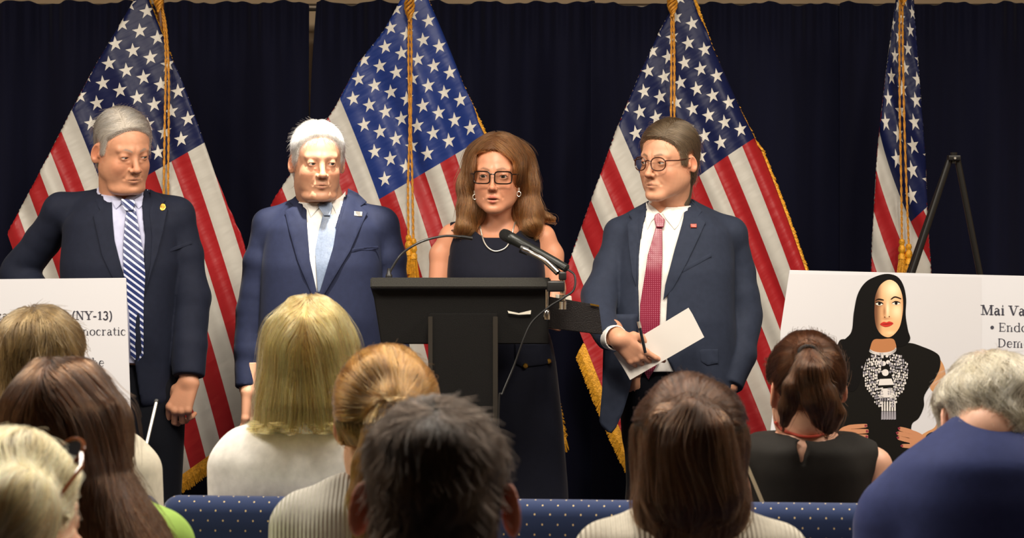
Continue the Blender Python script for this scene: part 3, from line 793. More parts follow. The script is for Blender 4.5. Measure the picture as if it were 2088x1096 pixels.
def shoes(parent, P, feet, yaw=0, toe=-1):
    sm = mat('black_leather', '#0d0c0c', 0.25, coat=0.3)
    for (x, y) in feet:
        f = lambda Q_: smin(ell(Q_, (x, y+toe*0.09, 0.035), (0.047, 0.11, 0.035)), ell(Q_, (x, y+0.0, 0.05), (0.042, 0.065, 0.05)), 0.03)
        g = lambda Q_: smax(f(Q_), 0.004-Q_[:, 2], 0.004)
        V, Q = surf(g, (x-0.07, y-0.22, -0.01), (x+0.07, y+0.22, 0.13), 0.008)
        mesh_obj('shoe', V, Q, sm, parent)

# ---------------- standing man in a suit
def suited_man(D, px0, label, K):
    P = Per(px0, D); s = P.s
    C = P.pt(*K['head']); R = rot(*K['rot']); p = dict(DEF); p.update(K['face'])
    nb = P.pt(*K['neckbase']); nt_ = C+R @ A(0, 0.022, -0.075)*K['hs']
    skin = K['skin']; hs = K['hs']
    fh = lambda X: smin(head_sdf((X-C) @ R/hs, p)*hs, chain(X, [nt_, nb], [p['neck'], p['neck']+0.004]), 0.014)
    HV, HQ = surf(fh, (C-A(0.13, 0.15, 0)).tolist()[:2]+[nb[2]-0.04], C+A(0.13, 0.15, 0.15), 0.0021)
    hc = head_col((HV-C) @ R/hs, p, skin, browc=K.get('brow'), seed=int(px0), lipc=K.get('lip', (0.42, 0.17, 0.13)))
    pieces = [(HV, HQ, hc)]
    rows = P.rows(K['torso'])
    arms = K['arms']; ap = [P.pts(a) for a in arms]; ar = [P.r(a) for a in arms]
    sh = [P.pts(a) for a in K['shoulders']]; shr = [P.r(a) for a in K['shoulders']]
    zsh = sh[0][1][2]
    legs = K['legs']; lp_ = [P.pts(a) for a in legs]; lr = [P.r(a) for a in legs]
    # hidden part of the body, slimmer than the clothes
    def fb(X):
        d = stack(X, [(z, cx, cy, a*0.82, b*0.82) for z, cx, cy, a, b in rows])
        for a, r in zip(sh, shr): d = smin(d, chain(X, a, [q*0.7 for q in r]), 0.03)
        for a, r in zip(ap, ar): d = smin(d, chain(X, a, [q*0.62 for q in r]), 0.02)
        for a, r in zip(lp_, lr): d = smin(d, chain(X, a, [q*0.7 for q in r]), 0.03)
        return d
    allp = np.concatenate(ap+sh+lp_)
    BV, BQ = surf(fb, allp.min(0)-A(0.2, 0.22, 0.06), allp.max(0)+A(0.2, 0.22, 0.1), 0.012)
    BV[:, 2] = np.maximum(BV[:, 2], 0.03)
    pieces.append((BV, BQ, flatcol(BV, skin)))
    for h in K['hands']:
        hw = P.pt(*h['at']); f, lo, hi = hand_parts(hw, h['R'], h['side'], h['curl'], h.get('thumb', ((0.030, 0.012, -0.035), (0.046, 0.024, -0.060), (0.048, 0.034, -0.085))), h.get('sc', 1.0), h.get('spread', 2))
        el = P.pt(*h['elbow'])
        g = lambda X: smin(f(X), cone(X, hw, hw+(el-hw)*0.35, 0.024, 0.030), 0.014)
        V_, Q_ = surf(g, np.minimum(lo, hw-0.08), np.maximum(hi, hw+0.08), 0.0019)
        pieces.append((V_, Q_, handcol(V_, skin, h.get('tips', []))))
    body = make_body(P, 'person', label, skin, pieces, skinmat('%d' % px0, skin))
    add_eyes(hs, C, R, p, K.get('gaze', (0, 0)), body, K.get('iris', (0.05, 0.05, 0.05)))
    # jacket
    vl = np.array(P.o2(K['vleft'])); vr = np.array(P.o2(K['vright'])); zap = min(vl[-1, 1], vr[-1, 1])
    yc = rows[len(rows)//2][2]; am = K.get('fold', 0.0028)
    def tor(X): return stack(X, rows, 2.4, 0.03)
    def fj(X):
        d = tor(X)
        for a, r in zip(sh, shr): d = smin(d, chain(X, a, r), 0.028)
        kk = 0.008+0.02*smooth01((X[:, 2]-(zsh-0.10))/0.08)
        for i, (a, r) in enumerate(zip(ap, ar)):
            e = chain(X, a, r, 0.01)
            ax = (a[-1]-a[-2]); ax /= np.linalg.norm(ax)
            e = smax(e+folds(X, am*1.3, 11+i, (1.2, 1, 1.0), 24), (X-a[-1]) @ ax-0.002, 0.006)
            h = np.maximum(kk-np.abs(d-e), 0)/kk; d = np.minimum(d, e)-h*h*kk*0.25
        d = d+folds(X, am, 5, (1.2, 1, 0.6), 16)
        d = smax(d, -(chain(X, [nb-A(0, 0, 0.03), nt_], [0.063, 0.066])), 0.004)
        xl = np.interp(-X[:, 2], -vl[:, 1], vl[:, 0]); xr = np.interp(-X[:, 2], -vr[:, 1], vr[:, 0])
        v = np.maximum(np.maximum(xl-X[:, 0], X[:, 0]-xr), X[:, 1]-(nb[1]-0.0))
        v = np.maximum(v, zap-X[:, 2])
        if K.get('vent'):   # jacket open below the button
            pass
        return smax(d, -v, 0.004)
    lo = np.minimum(allp.min(0), A(9, 9, rows[0][0])); lo[2] = min(rows[0][0], min(a[-1][2] for a in ap))
    JV, JQ = surf(fj, lo-A(0.12, 0.16, 0.04), allp.max(0)+A(0.12, 0.16, 0.12), 0.0048)
    J = mesh_obj('suit_jacket', JV, JQ, K['jacket'], body)
    # shirt with collar band
    cb = K.get('collar_r', 0.066); cf = K['collar_front_z']; cbk = K['collar_back_z']
    zc0 = P.pt(K['neckbase'][0], cf, 0)[2]; zc1 = P.pt(K['neckbase'][0], cbk, 0)[2]
    kx = P.pt(sum(a for a, _ in K['knot'])/len(K['knot']), 0)[0]
    def fs(X):
        d = stack(X, [(z, cx, cy, a-0.008, b-0.009) for z, cx, cy, a, b in rows], 2.4, 0.03)
        for a, r in zip(sh, shr): d = smin(d, chain(X, a, [q-0.012 for q in r]), 0.028)
        band = chain(X, [nb-A(0, 0.0, 0.06), nt_+A(0, 0, 0.02)], [cb+0.006, cb-0.002])
        t = np.clip((X[:, 1]-(nb[1]-0.06))/0.12, 0, 1)
        band = smax(band, X[:, 2]-(zc0+(zc1-zc0)*t), 0.003)
        d = smin(d, band, 0.02)
        d = d+0.0012*noise3(X*A(1.3, 1, 0.5), 8, 40)
        nv = np.maximum(np.abs(X[:, 0]-kx)-(X[:, 2]-zc0+0.004)*0.95, X[:, 1]-nb[1]); d = smax(d, -nv, 0.003)
        return smax(d, -(chain(X, [nb-A(0, 0, 0.02), nt_+A(0, 0, 0.03)], [cb-0.009, cb-0.009])), 0.002)
    x0 = min(vl[:, 0].min(), vr[:, 0].min())-0.03; x1 = max(vl[:, 0].max(), vr[:, 0].max())+0.04
    zb_ = P.pt(0, K.get('shirt_bottom', 2000))[2]
    SV, SQ = surf(fs, (x0, nb[1]-0.26, max(zap-0.05, zb_)), (x1, nb[1]+0.12, zc1+0.03), 0.0027)
    S = mesh_obj('shirt', SV, SQ, K['shirt'], body)
    bj, bs = bvh_of([J, S]), bvh_of(S)
    for ol in K['lapels']: applique('lapel', J, bj, P.o2(ol, -0.12), K['jacket'], 0.0035, 0.004, 0.010, smooth=6)
    for ol in K['collar']: applique('collar', S, bs, P.o2(ol, -0.10), K['shirt'], 0.004, 0.003, 0.006, smooth=3)
    applique('tie', body, bs, P.o2(K['tie'], -0.12), K['tiemat'], 0.008, 0.004, 0.006, smooth=8, lift=None)
    kn = K['knot']; applique('tie_knot', body, bs, P.o2(kn, -0.10), K['tiemat'], 0.014, 0.012, 0.005, smooth=8)
    for ol in K.get('pockets', []): applique('breast_pocket', J, bj, P.o2(ol, -0.13), K['jacket'], 0.0010, 0.0018, 0.008, smooth=6)
    for ol, m_, nm in K.get('pins', []): applique(nm, J, bj, P.o2(ol, -0.13), m_, 0.008, 0.003, 0.004, smooth=6)
    # shirt cuffs
    for cf_ in K.get('cuffs', []):
        a, b = P.pt(*cf_[0]), P.pt(*cf_[1]); r = cf_[2]/s
        g = lambda X: smax(smax(cone(X, a, b, r, r), (X-b) @ ((b-a)/np.linalg.norm(b-a)), 0.003), -cone(X, a, b+(b-a), r-0.004, r-0.004), 0.002)
        V_, Q_ = surfbox(g, [a, b], r+0.02, 0.0026); mesh_obj('shirt_cuff', V_, Q_, K['shirt'], body)
    for ol, dy in K.get('flaps', []):
        v, f = fill2d(P.o2(ol, dy), 0.012); n = len(v); V_ = [(x, dy+0.9*(x-v[0][0])**2+0.004*math.sin(z*30), z) for x, z in v]
        o = mesh_obj('front_flap', V_, [t for t in f], K['jacket'], J); m = o.modifiers.new('thickness', 'SOLIDIFY'); m.thickness = 0.006
    # trousers
    def ft(X):
        d = stack(X, [(z, cx, cy, a*0.93, b*0.86) for z, cx, cy, a, b in P.rows(K['hips'])], 2.3, 0.03)
        for a, r in zip(lp_, lr): d = smin(d, chain(X, a, r, 0.02), 0.03)
        return smax(d+folds(X, 0.003, 21, (1, 1, 0.5), 18), 0.05-X[:, 2], 0.005)
    lo = np.array(lp_[0]+lp_[1]); hz = P.rows(K['hips'])[-1][0]
    TV, TQ = surf(ft, (lo[:, 0].min()-0.2, lo[:, 1].min()-0.22, 0.0), (lo[:, 0].max()+0.2, lo[:, 1].max()+0.22, hz+0.03), 0.009)
    mesh_obj('trousers', TV, TQ, K['trousers'], body)
    shoes(body, P, [(a[-1][0], a[-1][1]-0.02) for a in lp_])
    # hair
    hp = K['hair']
    if hp:
        fh2 = xf(short_hair(p, hp['line'], hp['th'], hp.get('top', 0), hp.get('extra'), hp.get('edge', 0.02)), C, R, hs)
        V_, Q_ = surf(fh2, C-A(0.12, 0.14, 0.13), C+A(0.12, 0.14, 0.16), 0.003)
        q = (V_-C) @ R/hs
        keepv = (q[:, 2] > hairline(q, hp['line'])-0.006)
        m_ = mat('scalp_hair_%d' % px0, hp['base'], 0.7, bump=(220, 0.5), spec=0.2)
        hb = mesh_obj('hair', V_, Q_, m_, body)
        sel = np.where((q[:, 2] > hairline(q, hp['line'])-0.001))[0]
        strands('hair_strands', hb, fh2, xfcomb(hp['comb'], C, R, hs), V_, sel, hp.get('n', 9000), hp['len'], 0, hp['mat'], rad=hp.get('rad', 0.0004), lift=hp.get('lift', 0.003), out0=hp.get('out', 0.0), seed=int(px0), wav=hp.get('wav', 0.15), stray=0.03, k=8)
    return P, body, C, R, p, (J, S, bj, bs)
def sidepart(px, back=0.5, down=0.35, fwd=0.0):
    """combing: away from a parting at x=px, swept back and down"""
    def c(q, g):
        x = q[:, 0]-px; up = smooth01((q[:, 2]-0.045)/0.04)
        sx = np.where(x > 0, 1.0, -1.0)*np.clip(np.abs(x)/0.006, 0.3, 1)
        return np.stack([sx*up, back*np.ones(len(q)), -(down+0.9*(1-up))], 1)
    return c
NAVY1 = cloth('navy_wool', (0.011, 0.014, 0.028)); NAVY2 = cloth('navy_blue_wool', (0.013, 0.017, 0.042)); NAVY3 = cloth('slate_blue_wool', (0.024, 0.031, 0.053))
SHIRTB = cloth('pale_blue_cotton', (0.48, 0.50, 0.68), 0.7, 0.1); SHIRTW = cloth('white_cotton', (0.76, 0.74, 0.70), 0.7, 0.1)
DARKT = cloth('dark_trousers', (0.005, 0.006, 0.010))
def stripetie():
    m = mat('striped_silk', '#1c2c66', 0.35, sheen=0.2); nt = m.node_tree; b = nt.nodes['Principled BSDF']
    tc = nt.nodes.new('ShaderNodeTexCoord'); mp = nt.nodes.new('ShaderNodeMapping'); mp.inputs['Rotation'].default_value = (0, math.radians(-38), 0)
    w_ = nt.nodes.new('ShaderNodeTexWave'); w_.wave_type = 'BANDS'; w_.bands_direction = 'Z'; w_.inputs['Scale'].default_value = 22; w_.inputs['Distortion'].default_value = 0
    cr = nt.nodes.new('ShaderNodeValToRGB'); e = cr.color_ramp.elements; e[0].position = 0.66; e[0].color = (0.016, 0.030, 0.13, 1); e[1].position = 0.73; e[1].color = (0.62, 0.66, 0.80, 1)
    nt.links.new(tc.outputs['Object'], mp.inputs[0]); nt.links.new(mp.outputs[0], w_.inputs[0]); nt.links.new(w_.outputs[0], cr.inputs[0]); nt.links.new(cr.outputs[0], b.inputs['Base Color']); return m
def dottie():
    m = mat('dotted_silk', '#7a1030', 0.35, sheen=0.2); nt = m.node_tree; b = nt.nodes['Principled BSDF']
    tc = nt.nodes.new('ShaderNodeTexCoord'); v = nt.nodes.new('ShaderNodeTexVoronoi'); v.inputs['Randomness'].default_value = 0.0; v.inputs['Scale'].default_value = 185; mp = nt.nodes.new('ShaderNodeMapping'); mp.inputs['Scale'].default_value = (1, 0, 1); nt.links.new(tc.outputs['Object'], mp.inputs[0])
    cr = nt.nodes.new('ShaderNodeValToRGB'); e = cr.color_ramp.elements; e[0].position = 0.14; e[0].color = (0.60, 0.22, 0.30, 1); e[1].position = 0.24; e[1].color = (0.20, 0.008, 0.032, 1)
    nt.links.new(mp.outputs[0], v.inputs[0]); nt.links.new(v.outputs['Distance'], cr.inputs[0]); nt.links.new(cr.outputs[0], b.inputs['Base Color']); return m
GREYTIE = mat('silver_silk', (0.14, 0.18, 0.26), 0.4, sheen=0.2, noise=(200, 0.15))
GOLDM = mat('gold_metal', '#c9a24a', 0.3, 1.0); SILV = mat('silver_metal', '#d6d2c8', 0.3, 0.8); REDP = mat('red_enamel', '#a8402c', 0.35)
legs = lambda xa, xb, top=760, dy=0.03: [[(xa+8, top, dy, 70), (xa, top+250, dy, 52), (xa-6, 1440, dy, 36)], [(xb-8, top, dy, 70), (xb, top+250, dy, 52), (xb+6, 1440, dy, 36)]]

# --- man with the striped tie, turned and looking down to the viewer's right
P1, B1, C1, R1, fp1, _ = suited_man(6.3, 250, 'grey-haired man in dark suit and blue striped tie, looking down before the leftmost flag', dict(hs=0.92, shirt_bottom=738,
    head=(252, 307, -0.02), rot=(15, -3, 33), face=dict(w=1.0, jaw=0.92, nose=1.15, fat=0.5, lip=0.7, lid=0.55, brow=1.6, bag=1.0, ear=1.08, neck=0.059, chin=0.2), skin=(0.56, 0.27, 0.16), brow=(0.28, 0.21, 0.17),
    gaze=(25, -22), neckbase=(247, 420, 0.06),
    torso=[(392, 205, 290, 0.07, 0.05), (410, 165, 335, 0.095, 0.05), (450, 128, 372, 0.115, 0.04), (540, 122, 372, 0.13, 0.02), (640, 128, 362, 0.135, 0.02), (740, 130, 362, 0.13, 0.03), (826, 126, 366, 0.13, 0.03)],
    shoulders=[[(222, 420, 0.05, 34), (122, 425, 0.05, 31)], [(282, 420, 0.05, 34), (362, 434, 0.03, 30)]],
    arms=[[(120, 432, 0.05, 34), (85, 490, 0.09, 37), (40, 555, 0.12, 38), (100, 640, 0.02, 33)], [(358, 440, 0.03, 32), (374, 520, 0.03, 38), (390, 610, 0.02, 39), (389, 700, -0.02, 35), (384, 765, -0.05, 33)]],
    hands=[dict(at=(386, 776, -0.055), R=np.stack([A(0.92, -0.25, -0.30), A(0.20, 0.96, -0.18), A(0.33, 0.10, 0.94)], 1), side=-1, curl=((38, 40, 20), (42, 45, 25), (48, 50, 25), (52, 50, 25)), elbow=(390, 610, 0.02), sc=0.98, thumb=((0.034, 0.012, -0.035), (0.044, 0.024, -0.062), (0.038, 0.036, -0.086)))],
    legs=legs(215, 318, 790), hips=[(722, 150, 350, 0.12, 0.03), (830, 140, 360, 0.125, 0.03), (900, 150, 355, 0.12, 0.03)],
    vleft=[(200, 345), (203, 358), (218, 415), (229, 490), (248, 553), (256, 600), (262, 650), (266, 730), (268, 840)], vright=[(292, 360), (290, 385), (296, 432), (304, 482), (303, 541), (296, 583), (291, 604), (287, 640), (285, 730), (300, 840)],
    collar_front_z=404, collar_back_z=352, jacket=NAVY1, shirt=SHIRTB, tiemat=stripetie(), trousers=DARKT,
    lapels=[[(203, 362), (218, 415), (229, 490), (248, 553), (256, 600), (240, 590), (205, 520), (183, 440), (196, 428), (181, 412), (186, 372), (194, 358)], [(290, 384), (298, 388), (312, 396), (325, 408), (319, 416), (331, 426), (326, 470), (316, 520), (293, 600), (290, 604), (296, 583), (303, 541), (304, 482), (296, 432)]],
    collar=[[(205, 356), (213, 362), (252, 403), (245, 410), (230, 426), (214, 400)], [(286, 384), (268, 404), (262, 410), (276, 426), (289, 410)]],
    tie=[(250, 424), (268, 424), (279, 470), (290, 520), (294, 560), (291, 610), (289, 725), (276, 740), (263, 725), (262, 640), (251, 570), (248, 500)], knot=[(241, 405), (268, 408), (270, 414), (266, 430), (251, 430), (241, 414)],
    pockets=[[(331, 508), (377, 492), (379, 498), (333, 516)]], pins=[([(314, 421), (316, 415), (320, 413), (325, 416), (327, 422), (324, 428), (319, 430), (315, 427)], GOLDM, 'lapel_pin')],
    hair=dict(line=[(-0.12, 0.085), (-0.088, 0.083), (-0.070, 0.078), (-0.052, 0.055), (-0.034, 0.035), (-0.024, -0.015), (-0.012, -0.018), (-0.006, 0.020), (0.022, 0.024), (0.034, 0.005), (0.044, -0.055), (0.060, -0.075), (0.12, -0.080)],
              th=0.006, top=0.006, len=0.035, base=(0.42, 0.38, 0.33), mat=hairmat('silver_hair', '#d8d0c4', rough=0.3), comb=sidepart(-0.03, 0.7, 0.3), n=10000)))
# --- white-haired man under the downlight
P2, B2, C2, R2, fp2, _ = suited_man(6.5, 656, 'white-haired man in a navy suit with silver-grey tie, brightly lit head', dict(hs=0.90,
    head=(648, 329, -0.02), rot=(6, 0, 14), face=dict(w=0.98, jaw=0.82, nose=1.10, fat=0.2, lip=0.75, lid=0.65, brow=1.8, bag=0.8, ear=1.05, neck=0.066), skin=(0.55, 0.28, 0.17), brow=(0.30, 0.20, 0.14),
    gaze=(20, 3), neckbase=(657, 425, 0.06),
    torso=[(402, 620, 700, 0.07, 0.05), (424, 580, 745, 0.10, 0.05), (462, 538, 780, 0.12, 0.04), (540, 532, 782, 0.135, 0.02), (650, 528, 788, 0.145, 0.02), (760, 520, 800, 0.14, 0.03), (830, 512, 806, 0.14, 0.03)],
    shoulders=[[(625, 430, 0.05, 32), (546, 456, 0.04, 29)], [(690, 430, 0.05, 32), (776, 454, 0.04, 29)]],
    arms=[[(547, 462, 0.04, 32), (532, 530, 0.04, 37), (519, 630, 0.04, 36), (507, 720, 0.01, 31), (503, 790, -0.02, 27)], [(776, 460, 0.04, 32), (790, 530, 0.04, 37), (803, 630, 0.04, 36), (806, 720, 0.01, 31), (800, 790, -0.02, 27)]],
    hands=[dict(at=(508, 796, -0.03), R=rot(0, 0, 70), side=1, curl=((20, 25, 15),)*4, elbow=(519, 630, 0.04)), dict(at=(800, 796, -0.03), R=rot(0, 0, -70), side=-1, curl=((20, 25, 15),)*4, elbow=(803, 630, 0.04))],
    legs=legs(600, 712, 790), hips=[(760, 545, 770, 0.12, 0.03), (850, 540, 775, 0.125, 0.03), (900, 550, 765, 0.12, 0.03)],
    vleft=[(614, 372), (619, 386), (621, 439), (631, 530), (648, 606)], vright=[(703, 374), (702, 385), (697, 424), (675, 512), (650, 606)],
    collar_front_z=414, collar_back_z=370, jacket=NAVY2, shirt=SHIRTW, tiemat=GREYTIE, trousers=NAVY2,
    lapels=[[(617, 384), (621, 439), (631, 530), (650, 612), (636, 603), (605, 530), (574, 430), (592, 420), (581, 411), (598, 393)], [(702, 382), (698, 424), (676, 512), (648, 612), (662, 600), (712, 514), (745, 433), (729, 420), (742, 411), (722, 392)]],
    collar=[[(619, 385), (628, 394), (652, 414), (646, 424), (631, 443), (622, 420)], [(698, 388), (692, 396), (672, 414), (677, 424), (687, 443), (698, 418)]],
    tie=[(655, 436), (673, 436), (683, 470), (678, 510), (652, 596), (648, 596), (641, 510), (648, 470)], knot=[(646, 414), (673, 413), (675, 420), (671, 440), (659, 440), (648, 424)],
    pockets=[[(708, 508), (767, 502), (768, 508), (709, 516)]], pins=[([(718, 430), (734, 431), (734, 441), (718, 440)], SILV, 'lapel_pin')],
    hair=dict(line=[(-0.12, 0.076), (-0.088, 0.098), (-0.070, 0.092), (-0.052, 0.064), (-0.036, 0.038), (-0.028, -0.004), (-0.014, -0.014), (-0.008, 0.018), (0.022, 0.024), (0.034, 0.005), (0.044, -0.055), (0.060, -0.075), (0.12, -0.080)],
              th=0.006, top=0.004, len=0.022, base=(0.55, 0.52, 0.48), mat=hairmat('white_hair', '#e8e2d8', rough=0.3), comb=lambda q, g: np.stack([0.3*np.sign(q[:, 0])+0*q[:, 0], -0.5*smooth01((q[:, 2]-0.04)/0.05), -0.5+0*q[:, 0]], 1)+g*0.8, out=0.006, n=9000)))
# --- man in glasses holding the folded paper
fr = A(0.72, 0.10, -0.69); fr /= np.linalg.norm(fr)
HX = A(0.66, -0.25, 0.70); HX = HX-fr*(HX @ fr); HX /= np.linalg.norm(HX); HZ = -fr; HY = np.cross(HZ, HX)
P3, B3, C3, R3, fp3, (J3, S3, bj3, bs3) = suited_man(6.3, 1378, 'man in round glasses and slate blue suit with red dotted tie, holding folded paper', dict(hs=0.91, shirt_bottom=755,
    head=(1362, 328, -0.02), rot=(4, 2, -38), face=dict(w=1.0, jaw=0.88, nose=1.05, fat=0.0, neck=0.052, lip=0.7, lid=0.66, brow=1.1, ear=0.87, chin=0.3), skin=(0.62, 0.31, 0.19), brow=(0.16, 0.10, 0.06),
    gaze=(-32, -6), neckbase=(1366, 440, 0.06), lip=(0.45, 0.17, 0.13),
    torso=[(412, 1325, 1405, 0.07, 0.05), (432, 1285, 1445, 0.10, 0.05), (470, 1255, 1490, 0.12, 0.04), (550, 1246, 1498, 0.13, 0.02), (650, 1238, 1500, 0.135, 0.02), (740, 1230, 1506, 0.13, 0.03), (800, 1232, 1508, 0.13, 0.03)],
    shoulders=[[(1335, 445, 0.05, 32), (1262, 472, 0.03, 28)], [(1398, 440, 0.05, 32), (1484, 474, 0.05, 31)]],
    arms=[[(1262, 480, 0.03, 31), (1244, 540, 0.0, 35), (1224, 606, -0.04, 36), (1226, 655, -0.12, 31), (1246, 688, -0.20, 27)], [(1485, 482, 0.06, 33), (1503, 560, 0.08, 40), (1516, 640, 0.07, 40), (1508, 720, 0.02, 36), (1488, 785, -0.03, 31)]],
    hands=[dict(at=(1262, 690, -0.235), R=np.stack([HX, HY, HZ], 1), side=1, curl=((16, 22, 10), (34, 30, 16), (38, 34, 18), (38, 36, 18)), elbow=(1224, 640, -0.06), sc=0.86, spread=5,
                thumb=((0.034, 0.020, -0.030), (0.046, 0.034, -0.052), (0.044, 0.040, -0.078)))],
    legs=legs(1330, 1440, 770), hips=[(735, 1262, 1490, 0.12, 0.03), (830, 1260, 1500, 0.125, 0.03), (900, 1268, 1490, 0.12, 0.03)],
    vleft=[(1322, 400), (1323, 417), (1310, 457), (1302, 501), (1298, 581), (1300, 660), (1290, 740), (1272, 815)], vright=[(1408, 385), (1406, 397), (1397, 445), (1377, 509), (1357, 581), (1352, 660), (1352, 720), (1400, 815)],
    collar_front_z=432, collar_back_z=386, jacket=NAVY3, shirt=SHIRTW, tiemat=dottie(), trousers=DARKT, fold=0.0035,
    lapels=[[(1406, 396), (1397, 445), (1377, 509), (1357, 581), (1353, 612), (1372, 590), (1401, 537), (1443, 453), (1428, 441), (1438, 430), (1420, 408)], [(1323, 415), (1310, 457), (1302, 501), (1298, 585), (1290, 560), (1284, 500), (1282, 458), (1292, 447), (1286, 436), (1300, 424)]],
    collar=[[(1405, 392), (1392, 408), (1353, 434), (1360, 446), (1377, 468), (1386, 458), (1398, 430)], [(1323, 411), (1330, 424), (1338, 444), (1330, 452), (1322, 468), (1319, 448)]],
    tie=[(1341, 458), (1353, 458), (1352, 520), (1347, 620), (1344, 738), (1324, 776), (1303, 738), (1306, 620), (1322, 520)], knot=[(1337, 439), (1345, 434), (1358, 448), (1354, 464), (1340, 464), (1336, 450)],
    flaps=[([(1232, 640), (1300, 640), (1292, 760), (1284, 795), (1270, 840), (1256, 872), (1247, 883), (1238, 880), (1226, 868), (1222, 858), (1228, 790)], -0.115)],
    pockets=[[(1391, 547), (1452, 516), (1454, 523), (1393, 556)], [(1427, 713), (1467, 713), (1468, 742), (1445, 746), (1431, 738)]], pins=[([(1411, 456), (1424, 456), (1424, 464), (1411, 464)], REDP, 'lapel_pin')], cuffs=[((1244, 686, -0.19), (1257, 689, -0.226), 25)],
    hair=dict(line=[(-0.12, 0.078), (-0.088, 0.074), (-0.070, 0.066), (-0.052, 0.048), (-0.038, 0.026), (-0.028, -0.018), (-0.012, -0.022), (-0.006, 0.018), (0.022, 0.024), (0.034, 0.005), (0.044, -0.050), (0.060, -0.078), (0.12, -0.085)],
              th=0.007, top=0.005, len=0.05, base=(0.10, 0.075, 0.05), mat=hairmat('brown_grey_hair', '#85705a', rough=0.25), comb=sidepart(0.035, 0.75, 0.2), n=11000, wav=0.1)))
# ------------------------------------------------------------------ the woman speaking at the lectern
def bobmat(m): return m
PW = Per(1014, 6.32)
def speaker():
    P = PW; s = P.s; hs = 0.90; skin = (0.62, 0.28, 0.165)
    C = P.pt(1013, 357, -0.02); R = rot(3, 1, -7); p = dict(DEF); p.update(w=0.96, jaw=0.86, nose=0.86, fem=1, open=0.0035, lip=1.15, lid=0.80, brow=0.5, ear=0.85, neck=0.047, chin=-0.2)
    nb = P.pt(1014, 458, 0.05); nt_ = C+R @ A(0, 0.03, -0.075)*hs
    rows = P.rows([(470, 955, 1078, 0.075, 0.05), (500, 925, 1100, 0.10, 0.04), (560, 917, 1108, 0.115, 0.01), (640, 930, 1098, 0.10, 0.02), (730, 905, 1122, 0.115, 0.03), (800, 900, 1130, 0.12, 0.03)])
    arms = [[(922, 488, 0.05, 27), (902, 520, 0.05, 26), (896, 590, 0.03, 23), (896, 628, 0.0, 20), (925, 636, -0.06, 15), (955, 625, -0.09, 12)],
            [(1106, 488, 0.05, 27), (1123, 520, 0.05, 26), (1130, 590, 0.03, 23), (1126, 628, 0.0, 20), (1098, 636, -0.06, 15), (1070, 625, -0.09, 12)]]
    ap = [P.pts(a) for a in arms]; ar = [P.r(a) for a in arms]
    sh = [P.pts(a) for a in ([(995, 468, 0.05, 24), (925, 480, 0.05, 22)], [(1035, 468, 0.05, 24), (1102, 480, 0.05, 22)])]
    rr = [24/s, 24/s]
    def fb(X):
        d = smin(head_sdf((X-C) @ R/hs, p)*hs, chain(X, [nt_, nb], [p['neck'], p['neck']+0.004]), 0.026)
        t = stack(X, [(z, cx, cy, a*0.95, b*0.93) for z, cx, cy, a, b in rows], 2.2, 0.04)
        for a in sh: t = smin(t, chain(X, a, rr), 0.035)
        # collar bones
        for sx in (-1, 1): t = smin(t, cone(X, nb+A(sx*0.014, -0.062, -0.028), nb+A(sx*0.12, -0.03, 0.0), 0.006, 0.006), 0.015)
        d = smin(d, t, 0.045)
        for a, r in zip(ap, ar): d = smin(d, chain(X, a, r, 0.01), 0.022)
        return d
    V, Q = surf(fb, P.pt(850, 700, -0.3)*A(1, 0, 1)+A(0, -0.33, 0), P.pt(1180, 255, 0.0)*A(1, 0, 1)+A(0, 0.2, 0), 0.0024)
    q = (V-C) @ R/hs; col = head_col(q, p, skin, browc=(0.22, 0.12, 0.07), lipc=(0.62, 0.16, 0.12), seed=7)
    far = (V[:, 2] < C[2]-0.13); col[far] = flatcol(V, skin)[far]
    pieces = [(V, Q, col)]
    lg = [P.pts(a) for a in ([(975, 790, 0.03, 60), (985, 1100, 0.03, 38), (985, 1430, 0.03, 24)], [(1060, 790, 0.03, 60), (1050, 1100, 0.03, 38), (1050, 1430, 0.03, 24)])]
    def fl(X):
        d = None
        for a, r in zip(lg, ([0.08, 0.052, 0.034],)*2): e = chain(X, a, r); d = e if d is None else smin(d, e, 0.02)
        return d
    lo = np.concatenate(lg); V2, Q2 = surf(fl, lo.min(0)-0.1, lo.max(0)+0.1, 0.01); V2[:, 2] = np.maximum(V2[:, 2], 0.05); pieces.append((V2, Q2, flatcol(V2, skin)))
    for i, sd in ((0, 1), (1, -1)):
        x_ = A(0.0, 0.0, 1.0)*sd; hw = ap[i][-1]
        f, l_, h_ = hand_parts(hw, np.stack([A(-0.0, 0, 1.0)*1.0, A(sd*1.0, 0, 0), A(0, 1, 0)*sd*1.0], 1) if False else rot(0, 0, 0) @ rot(0, 70*sd, 0), sd, ((35, 40, 20),)*4, sc_=0.88)
        V3, Q3 = surf(f, l_, h_, 0.0025); pieces.append((V3, Q3, flatcol(V3, skin)))
    body = make_body(P, 'person', 'woman with long auburn hair and glasses in a sleeveless dark dress speaking at the lectern', skin, pieces, skinmat('speaker', skin, 0.42))
    add_eyes(hs, C, R, p, (-5, -8), body, (0.04, 0.028, 0.018))
    dress = cloth('midnight_dress', (0.007, 0.008, 0.016), 0.8, 0.05)
    # dress: bodice with wide neckline, then a long skirt
    sk = P.rows([(455, 940, 1090, 0.075, 0.05), (470, 930, 1088, 0.085, 0.05), (500, 917, 1103, 0.108, 0.04), (560, 912, 1114, 0.125, 0.01), (640, 922, 1106, 0.112, 0.02), (690, 905, 1125, 0.12, 0.02), (740, 896, 1134, 0.13, 0.03), (860, 888, 1148, 0.145, 0.03), (1010, 874, 1158, 0.15, 0.03), (1250, 865, 1172, 0.16, 0.03)])
